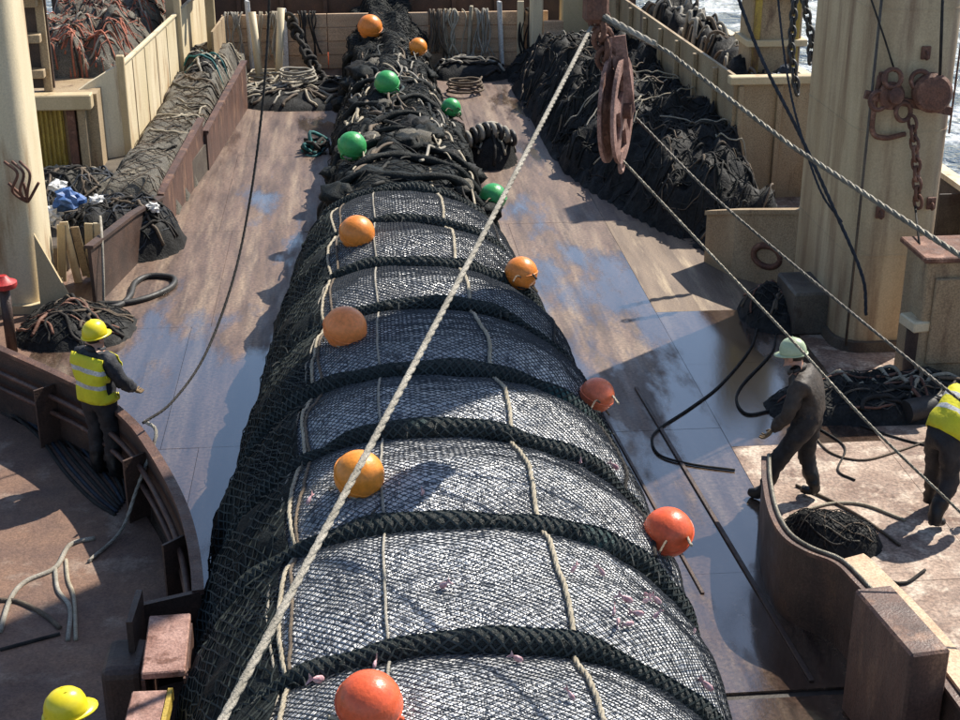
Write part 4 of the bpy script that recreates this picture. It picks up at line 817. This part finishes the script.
# ------------------------------------------------------------------ hanging block, warps and ropes
BY = 12.; top = Vector(atY(598, 14, BY)); cen = Vector(atY(616, 110, BY))
t = thing('hanging_block', cen-Vector((0, 0, .55)), 'pink-rust pulley block hanging over the deck', 'pulley block')
ax = Vector((.92, -.38, .02)).normalized(); q3 = ax.to_track_quat('Z', 'Y').to_matrix()
def disc_with_holes(c, r, th, hub, m, name):            # spoked cheek plate, tall ellipse in view
    mb = MB(); n = 48; sp = 5
    f = Vector((0, 0, 1)); g = ax.cross(f).normalized(); f = g.cross(ax).normalized()
    pt = lambda rr, a, s: c+g*(rr*math.cos(a))+f*(rr*math.sin(a)*1.12)+ax*s
    def ring(r0, r1, a0, a1, k):
        A = np.linspace(a0, a1, k+1); V = []
        for a in A: V += [pt(r0, a, -th/2), pt(r1, a, -th/2), pt(r1, a, th/2), pt(r0, a, th/2)]
        F = [(4*i+x, 4*i+(x+1) % 4, 4*i+4+(x+1) % 4, 4*i+4+x) for i in range(k) for x in range(4)]+[(0, 3, 2, 1), (4*k, 4*k+1, 4*k+2, 4*k+3)]
        mb.add(V, F)
    ring(r*.78, r, 0, 2*math.pi, n); ring(.01, hub, 0, 2*math.pi, 24)
    for i in range(sp):
        a = 2*math.pi*i/sp+.3; ring(hub*.98, r*.79, a-.2, a+.2, 3)
    return mb.build(name, m, t, R(30))
disc_with_holes(cen+ax*.055, .40, .03, .15, 'pinkrust', 'cheek_plate'); disc_with_holes(cen-ax*.055, .40, .03, .15, 'pinkrust', 'cheek_plate')
mb = MB(); mb.lathe(cen, [(.02, -.035), (.36, -.035), (.31, 0), (.36, .035), (.02, .035)], 40, ax); mb.build('sheave', 'rust', t, R(40))
mb = MB(); mb.lathe(cen, [(.02, -.14), (.07, -.14), (.07, .14), (.02, .14)], 16, ax); mb.build('axle', 'rust', t, R(40))
for s_ in (-1, 1):
    mb = MB(); mb.bar(cen+ax*.1*s_+Vector((0, 0, -.02)), cen+ax*.04*s_+Vector((-.05, 0, .62)), .03, .13); mb.build('strap_plate', 'pinkrust', t)
for k in range(5):
    mb = MB(); c = cen.lerp(top, .55+.1*k); mb.torus(c, .075, .025, (1, .2, 0) if k % 2 else (0, 1, .2), 16, sq=(1, 1.25)); mb.build('shackle', 'rust', t, True)
mb = MB(); mb.torus(cen+Vector((.06, -.02, -.47)), .06, .02, ax, 14); mb.build('eye', 'pinkrust', t, True)
mb = MB(); mb.box(top+Vector((-.02, 0, .05)), (.2, .16, .24), .3, .04); mb.build('swivel', 'rust', t)
mb = MB(); mb.tube([top+Vector((0, 0, .1)), top+Vector((-.05, .3, 4))], .04, 8); mb.build('hanger', 'wiredark', t, True)
def cable(P, r, m, label, laid=True, cat='cable', name='cable'):
    mb = MB(); mb.laid(P, r, n=6) if laid else mb.tube(P, r, 8); mb.build(name, m, None, True, label, cat)
cable(sag(top+Vector((-.05, 0, -.1)), atY(205, 752, 4.1), .03, 30), .018, 'rope_white', 'long pale rope slanting from the hanging block to the lower left', name='rope', cat='rope')
cable([top+Vector((0, 0, -.02)), Vector(atY(668, 52, 11.2)), Vector(atY(790, 145, 9.7)), Vector(atY(900, 217, 8.5)), Vector(atY(1010, 287, 7.5))], .019, 'wire', 'thick steel wire running from the hanging block to the right edge', name='wire')
mb = MB(); c1 = top+Vector((.02, 0, -.0)); c2 = Vector(atY(655, 44, 11.3)); mb.laid([c1, c2], .026); mb.build('wire_splice', 'rope_white', None, True, 'pale spliced end of the thick wire beside the hanging block', 'splice')
cable(spl([atY(u, v, y) for u, v, y in ((622, 160, 12), (700, 243, 11.6), (790, 338, 11), (870, 425, 10.4), (960, 512, 9.9), (1010, 560, 9.6))], 6), .013, 'wire', 'thin wire slanting past the right worker from the hanging block', name='wire')
cable(spl([atY(u, v, y) for u, v, y in ((636, 118, 12.05), (710, 193, 11.4), (800, 270, 10.8), (880, 336, 10.2), (960, 400, 9.6), (1010, 436, 9.3))], 6), .013, 'wiredark', 'thin wire slanting across the gantry column foot', name='wire')
cable(spl([atY(u, v, y) for u, v, y in ((270, -40, 17), (268, 30, 17), (262, 110, 16.8), (250, 200, 16.4), (233, 280, 15.8), (205, 355, 15), (172, 402, 14.2), (143, 423, 13.7))], 6), .016, 'rope_dark', 'dark rope hanging down over the left deck to the curved bulwark', name='rope', cat='rope')
cable(spl([atY(u, v, y) for u, v, y in ((728, -30, 16.9), (760, 55, 16.8), (800, 135, 16.7), (832, 205, 16.6), (862, 275, 16.4), (866, 315, 16.4))], 6), .023, 'rope_blue', 'dark blue sling hanging across the left edge of the gantry column', name='sling', cat='sling')
cable(spl([atY(u, v, y) for u, v, y in ((776, -20, 17.6), (785, 60, 17.3), (797, 120, 17.0), (820, 190, 16.75), (842, 222, 16.7))], 6), .015, 'rope_blue', 'dark rope tied beside the left edge of the gantry column', name='rope', cat='rope')
cable([atY(868, -10, 17.15), atY(885, 40, 17.18), atY(895, 72, 17.18)], .012, 'rope_dark', 'thin line down the gantry column to the rusty sheaves', False, 'line', 'line')
cable([atY(943, -10, 17.0), atY(940, 75, 17.0)], .02, 'rope_dark', 'dark line hanging at the right edge of the gantry column', False, 'line', 'line')
cable([atY(915, 205, 17.15), atY(920, 250, 16.2)], .014, 'rope_dark', 'thin line from the chain down to the locker', False, 'line', 'line')
def deckrope(pix, r, m, label, z=None, name='rope', laid=False):
    P = spl([at(u, v, (z if z is not None else 0)+r) for u, v in pix], 8); mb = MB(); (mb.laid(P, r) if laid else mb.tube(P, r, 7)); mb.build(name, m, None, True, label, 'hose' if name == 'hose' else 'rope')
deckrope([(790, 270), (762, 300), (757, 330), (748, 352), (720, 385), (690, 408), (660, 428), (652, 440), (660, 455), (690, 464), (735, 470)], .014, 'rope_dark', 'dark rope looping over the long deck rail towards the right worker')
deckrope([(800, 300), (778, 330), (772, 352), (742, 385), (737, 402), (748, 414), (772, 410)], .015, 'rope_dark', 'dark rope loop on the deck left of the right worker')
deckrope([(810, 430), (830, 452), (862, 460), (895, 452), (930, 440)], .012, 'rope_brown', 'brown rope curving over the sunlit right floor')
deckrope([(796, 485), (830, 500), (866, 520), (900, 545)], .016, 'rope_brown', 'thin brown rope crossing the right floor below the right worker')
deckrope([(790, 516), (812, 508), (835, 503), (865, 505), (905, 520)], .016, 'rope_pale', 'pale rope from the right bulwark towards the vest worker')
deckrope([(812, 402), (830, 414), (860, 425), (905, 440), (958, 452)], .013, 'rope_dark', 'dark rope across the right floor behind the right worker')
deckrope([(800, 420), (825, 432), (845, 448), (838, 470), (855, 480)], .012, 'rope_dark', 'thin dark cord on the right floor beside the right worker', name='cord')
deckrope([(868, 560), (885, 578), (905, 583), (925, 570)], .016, 'rope_dark', 'short dark rope end on the right floor in front of the vest worker')
deckrope([(930, 655), (945, 662), (970, 672)], .02, 'rope_brown', 'brown rope end at the right edge by the bulwark')
deckrope([(0, 632), (10, 600), (25, 582), (55, 568), (70, 545), (95, 538)], .025, 'rope_white', 'white-grey rope arching on the lower left floor')
deckrope([(55, 568), (58, 590), (70, 608), (68, 640)], .022, 'rope_white', 'white-grey rope end running down from the arching rope')
deckrope([(66, 560), (68, 580), (74, 598), (76, 640)], .02, 'rope_pale', 'second pale rope end beside the arching rope')
deckrope([(0, 600), (20, 602), (45, 615), (60, 628)], .024, 'rope_brown', 'brown rope on the lower left floor under the white rope')
deckrope([(0, 650), (30, 642), (60, 634)], .02, 'rope_dark', 'dark rope at the left edge low on the floor')
for k in range(7): deckrope([(10+3*k, 412-2*k), (40+5*k, 438-3*k), (65+6*k, 472-4*k), (92+5*k, 500-4*k), (115+2*k, 515-3*k)], .022, ['rope_dark', 'rope_blue', 'rope_dark'][k % 3], ['dark hose along the left bulwark, outermost of seven', 'bluish hose along the left bulwark, second from the floor side', 'dark hose along the left bulwark, third of seven', 'dark hose in the middle of the seven by the left bulwark', 'bluish hose along the left bulwark, fifth of seven', 'dark hose along the left bulwark, sixth of seven', 'dark hose closest to the left bulwark foot'][k], None, 'hose')
cable(spl([(-2.25, 13.95, .88), (-2.12, 13.75, .89), (-2.12, 13.6, .8), (-2.3, 13.4, .4), (-2.45, 13.1, .08), (-2.7, 12.6, .03)], 6), .02, 'rope_white', 'pale rope slung over the left bulwark beside the left worker', name='rope', cat='rope')
P = [at(u, v, .03) for u, v in ((40, 560), (70, 552), (100, 540), (70, 565), (60, 580))]
# ------------------------------------------------------------------ people
BONES = [('pelvis', 'spine', 'torso'), ('spine', 'chest', 'torso'), ('chest', 'neck', 'torso'), ('neck', 'jaw', 'skin'), ('jaw', 'crown', 'skin')]
for S in 'LR': BONES += [('chest', 'sh'+S, 'torso'), ('sh'+S, 'el'+S, 'arm'), ('el'+S, 'wr'+S, 'arm'), ('pelvis', 'hip'+S, 'leg'), ('hip'+S, 'kn'+S, 'leg'), ('kn'+S, 'an'+S, 'leg'), ('an'+S, 'to'+S, 'boot')]
RAD = dict(pelvis=(.2, .16), spine=(.195, .16), chest=(.21, .17), neck=(.085, .085), jaw=(.08, .092), crown=(.085, .1), sh=(.105, .11), el=(.08, .08), wr=(.055, .055), hip=(.125, .13), kn=(.095, .1), an=(.075, .078), to=(.055, .05))
def person(loc, rz, J, label, jacket, vest, helmet, gloves='glove', tilt=0., pant='trouser'):
    J = {k: Vector(v) for k, v in J.items()}; rot = Matrix.Rotation(rz, 4, 'Z'); loc = Vector(loc)
    root = thing('person', loc, label, 'person'); root.rotation_euler.z = rz
    names = list(J); me = bpy.data.meshes.new('body'); me.from_pydata([J[k] for k in names], [(names.index(a), names.index(c)) for a, c, _ in BONES], [])
    o = bpy.data.objects.new('body', me); COL.objects.link(o); sk = o.modifiers.new('skin', 'SKIN'); ss = o.modifiers.new('sub', 'SUBSURF'); ss.levels = ss.render_levels = 2
    for i, k in enumerate(names):
        d = me.skin_vertices[0].data[i]; d.radius = RAD[k.rstrip('LR')] if k not in RAD else RAD[k]; d.use_root = (k == 'pelvis')
    dg = bpy.context.evaluated_depsgraph_get(); ev = o.evaluated_get(dg); m2 = bpy.data.meshes.new_from_object(ev); bpy.data.objects.remove(o)
    m2.name = 'body'; m2.materials.clear()
    for x in (jacket, pant, 'boot', 'skin'): m2.materials.append(M[x])
    A = np.array([J[a] for a, c, _ in BONES]); B = np.array([J[c] for a, c, _ in BONES]); D = B-A; kinds = [q for *_, q in BONES]
    vset = set()
    for f in m2.polygons:
        c = np.array(f.center); tt = np.clip(((c-A)*D).sum(1)/(D*D).sum(1), 0, 1); q = A+D*tt[:, None]; ds = ((q-c)**2).sum(1); i = int(ds.argmin()); kd = kinds[i]
        f.material_index = {'torso': 0, 'arm': 0, 'leg': 1, 'boot': 2, 'skin': 3}[kd]
        if kd == 'leg' and BONES[i][1].startswith('an') and tt[i] > .45: f.material_index = 2
        if BONES[i][0] == 'pelvis' and kd == 'torso' and tt[i] < .15: f.material_index = 1
        f.use_smooth = True
        if kd == 'torso' or (kd == 'arm' and BONES[i][0][:2] == 'sh' and tt[i] < .6) or BONES[i][1][:3] == 'hip': vset.add(f.index)
    # cloth folds
    nr = [v.normal.copy() for v in m2.vertices]
    for v, n_ in zip(m2.vertices, nr):
        q = v.co
        if (q-J['crown']).length > .25: v.co = q+n_*(.022*noise.noise(Vector((q.x*11, q.y*11, q.z*16)))+.014*noise.noise(q*26))
    bo = bpy.data.objects.new('body', m2); COL.objects.link(bo); bo.parent = root
    def part(mb, name, m, smooth=True, par=None):
        me = bpy.data.meshes.new(name); me.from_pydata(mb.v, [], mb.f); me.materials.append(M[m])
        if smooth: me.shade_smooth()
        p = bpy.data.objects.new(name, me); COL.objects.link(p); p.parent = par or root; return p
    if vest:
        bm = bmesh.new(); bm.from_mesh(m2); bm.faces.ensure_lookup_table()
        bmesh.ops.delete(bm, geom=[bm.faces[i] for i in range(len(bm.faces)) if i not in vset], context='FACES')
        bm.normal_update()
        for v in list(bm.verts): v.co += v.normal*.02
        ax = (J['spine']-J['pelvis']).normalized(); cuts = [(J['pelvis']+ax*.0, -ax), (J['chest'].lerp(J['neck'], .72), (J['neck']-J['chest']).normalized())]
        for S in 'LR': n_ = (J['sh'+S]-J['sh'+('R' if S == 'L' else 'L')]).normalized(); cuts.append((J['sh'+S]+n_*.035, n_))
        for co, n_ in cuts: bmesh.ops.bisect_plane(bm, geom=bm.verts[:]+bm.edges[:]+bm.faces[:], plane_co=co, plane_no=n_, clear_outer=True)
        tx = (J['chest']-J['spine']).normalized(); bands = [(J['spine']+tx*(-.02), J['spine']+tx*.03), (J['spine']+tx*.15, J['spine']+tx*.2)]
        for a_, b_ in bands:
            for co in (a_, b_): bmesh.ops.bisect_plane(bm, geom=bm.verts[:]+bm.edges[:]+bm.faces[:], plane_co=co, plane_no=tx)
        tape = [any((f.calc_center_median()-a_).dot(tx) > 0 > (f.calc_center_median()-b_).dot(tx) for a_, b_ in bands) for f in bm.faces]
        me = bpy.data.meshes.new('vest'); bm.to_mesh(me); bm.free(); me.materials.clear(); me.materials.append(M['vest']); me.materials.append(M['reflect'])
        for f, q in zip(me.polygons, tape): f.use_smooth = True; f.material_index = int(q)
        vo = bpy.data.objects.new('vest', me); COL.objects.link(vo); vo.parent = root; sm = vo.modifiers.new('thick', 'SOLIDIFY'); sm.thickness = .01; sm.offset = 1
    mb = MB(); nd = (J['jaw']-J['neck']).normalized(); mb.torus(J['neck']+nd*.015, .082, .03, nd, 20); part(mb, 'collar', jacket)
    # head: nose, ears, eyes, hair, helmet
    up = (J['crown']-J['jaw']).normalized(); fwd = Vector((math.sin(tilt), math.cos(tilt), 0)); fwd = (fwd-up*fwd.dot(up)).normalized(); rgt = fwd.cross(up); hc = J['jaw'].lerp(J['crown'], .55)
    R3 = Matrix((rgt, fwd, up)).transposed(); at3 = lambda x, y, z: hc+R3@Vector((x, y, z))
    mb = MB(); mb.add([at3(-.017, .085, -.03), at3(.017, .085, -.03), at3(0, .125, -.025), at3(0, .092, .03), at3(0, .09, -.045)], [(0, 2, 3), (2, 1, 3), (0, 4, 2), (4, 1, 2), (0, 3, 1, 4)]); part(mb, 'nose', 'skin')
    mb = MB(); mb.ball(at3(0, .088, -.065), (.026, .012, .006), 10, rot=R3); part(mb, 'mouth', 'pinkrust')
    for s in (-1, 1):
        mb = MB(); mb.ball(at3(s*.088, -.005, -.005), (.014, .03, .035), 10, rot=R3); part(mb, 'ear', 'skin')
        mb = MB(); mb.ball(at3(s*.033, .088, .018), (.014, .008, .009), 10, rot=R3); part(mb, 'eye', 'eye')
    mb = MB(); mb.ball(at3(0, -.022, .03), (.094, .1, .095), 18, rot=R3); part(mb, 'hair', 'hair')
    mb = MB(); n = 28; V = []; prof = [(1.0, .0), (.99, .035), (.95, .075), (.84, .115), (.62, .148), (.34, .166), (.1, .172)]
    for r, z in prof:
        for j in range(n):
            a = 2*math.pi*j/n; V.append(at3(.118*r*math.cos(a), .142*r*math.sin(a)-.005, .028+z))
    F = [(i*n+j, i*n+(j+1) % n, (i+1)*n+(j+1) % n, (i+1)*n+j) for i in range(len(prof)-1) for j in range(n)]+[tuple(range((len(prof)-1)*n, len(prof)*n))]
    mb.add(V, F); sh = part(mb, 'helmet', helmet); q = sh.modifiers.new('thick', 'SOLIDIFY'); q.thickness = .006
    mb = MB(); V = []
    for rr, dz in ((.995, .004), (1.0, -.006)):
        for j in range(n):
            a = 2*math.pi*j/n; ext = .014+.05*max(0, math.sin(a))**2; V.append(at3((.118+ext*.6)*rr*math.cos(a), (.142+ext)*rr*math.sin(a)-.005, .03+dz-.012*max(0, math.sin(a))))
        for j in range(n):
            a = 2*math.pi*j/n; V.append(at3(.114*math.cos(a), .138*math.sin(a)-.005, .032+dz))
    F = [(j, (j+1) % n, n+(j+1) % n, n+j) for j in range(n)]+[(2*n+j, 3*n+j, 3*n+(j+1) % n, 2*n+(j+1) % n) for j in range(n)]+[(j, 2*n+j, 2*n+(j+1) % n, (j+1) % n) for j in range(n)]
    mb.add(V, F); part(mb, 'brim', helmet, True, sh)
    mb = MB(); [mb.tube([at3(x*.7, -.142+.0, .06), at3(x, -.07, .155), at3(x, .0, .199), at3(x, .07, .165), at3(x*.7, .128, .08)], .007, 6) for x in (-.03, .03)]; part(mb, 'ridge', helmet, True, sh)
    # gloved hands, five fingers each
    for S in 'LR':
        wr = J['wr'+S]; d = (wr-J['el'+S]).normalized(); sd_ = d.cross(Vector((0, 1, .2))); sd_ = (sd_ if sd_.length > .1 else d.orthogonal()).normalized(); nn = sd_.cross(d).normalized(); sg = 1 if S == 'L' else -1
        mb = MB(); Rm = Matrix((sd_, nn, d)).transposed(); mb.ball(wr+d*.055, (.045, .024, .065), 14, rot=Rm)
        for k, (off, ln) in enumerate(((-.034, .062), (-.012, .078), (.012, .074), (.034, .058))):
            b0 = wr+d*.085+sd_*off; mb.tube([b0, b0+d*ln*.45+nn*.006, b0+d*ln*.8+nn*.025, b0+d*ln*.9+nn*.05], [.0125, .012, .011, .008], 7)
        b0 = wr+d*.035+sd_*.04*sg; mb.tube([b0, b0+d*.03+sd_*.03*sg+nn*.01, b0+d*.065+sd_*.028*sg+nn*.03], [.015, .013, .01], 7); part(mb, 'glove', gloves)
    return root
def pose(**kw):
    J = dict(pelvis=(0, 0, .95), spine=(0, .0, 1.13), chest=(0, .02, 1.36), neck=(0, .03, 1.49), jaw=(0, .05, 1.56), crown=(0, .045, 1.67),
             shL=(-.2, .0, 1.41), elL=(-.26, .03, 1.13), wrL=(-.25, .17, .93), shR=(.2, .0, 1.41), elR=(.26, .03, 1.13), wrR=(.25, .17, .93),
             hipL=(-.1, 0, .9), knL=(-.12, .03, .5), anL=(-.13, -.02, .09), toL=(-.15, .15, .05), hipR=(.1, 0, .9), knR=(.12, .03, .5), anR=(.13, -.02, .09), toR=(.15, .15, .05))
    J.update(kw); return J
person((-2.78, 14.42, .01), R(-38), pose(wrR=(.2, .32, .98), elR=(.29, .1, 1.15), wrL=(-.12, .36, 1.0), elL=(-.27, .12, 1.15)), 'worker in yellow helmet and hi-vis vest standing at the left curved bulwark', 'jacket', True, 'helmet_y')
person((4.55, 13.25, .0), R(58), pose(chest=(0, .1, 1.33), neck=(0, .15, 1.47), jaw=(0, .2, 1.55), crown=(0, .22, 1.665), shL=(-.2, .08, 1.38), shR=(.2, .08, 1.38), elL=(-.28, .14, 1.08), wrL=(-.24, .3, .86), elR=(.28, .1, 1.1), wrR=(.3, .2, .86),
       knL=(-.12, .24, .5), anL=(-.14, .36, .09), toL=(-.15, .53, .05), knR=(.13, .02, .48), anR=(.14, -.12, .09), toR=(.16, .05, .05)), 'worker in pale green helmet and dark brown clothes striding behind the right bulwark', 'jacket_b', False, 'helmet_g', tilt=.1)
person((5.8, 12.78, .0), R(-62), pose(spine=(0, .13, 1.08), chest=(0, .35, 1.18), neck=(0, .48, 1.23), jaw=(0, .56, 1.25), crown=(0, .66, 1.3), shL=(-.2, .34, 1.22), shR=(.2, .34, 1.22), elL=(-.27, .48, .98), wrL=(-.2, .62, .8), elR=(.27, .48, .98), wrR=(.2, .64, .8),
       knL=(-.13, .1, .5), anL=(-.15, .12, .09), toL=(-.16, .29, .05), knR=(.14, .02, .48), anR=(.16, -.2, .09), toR=(.17, -.03, .05)), 'bending worker in hi-vis vest at the right edge, head out of the picture', 'jacket', True, 'helmet_y')
person((-1.97, 7.86, .02), R(-60), pose(), 'worker at the bottom left corner showing only a yellow helmet and shoulders', 'jacket', False, 'helmet_y')
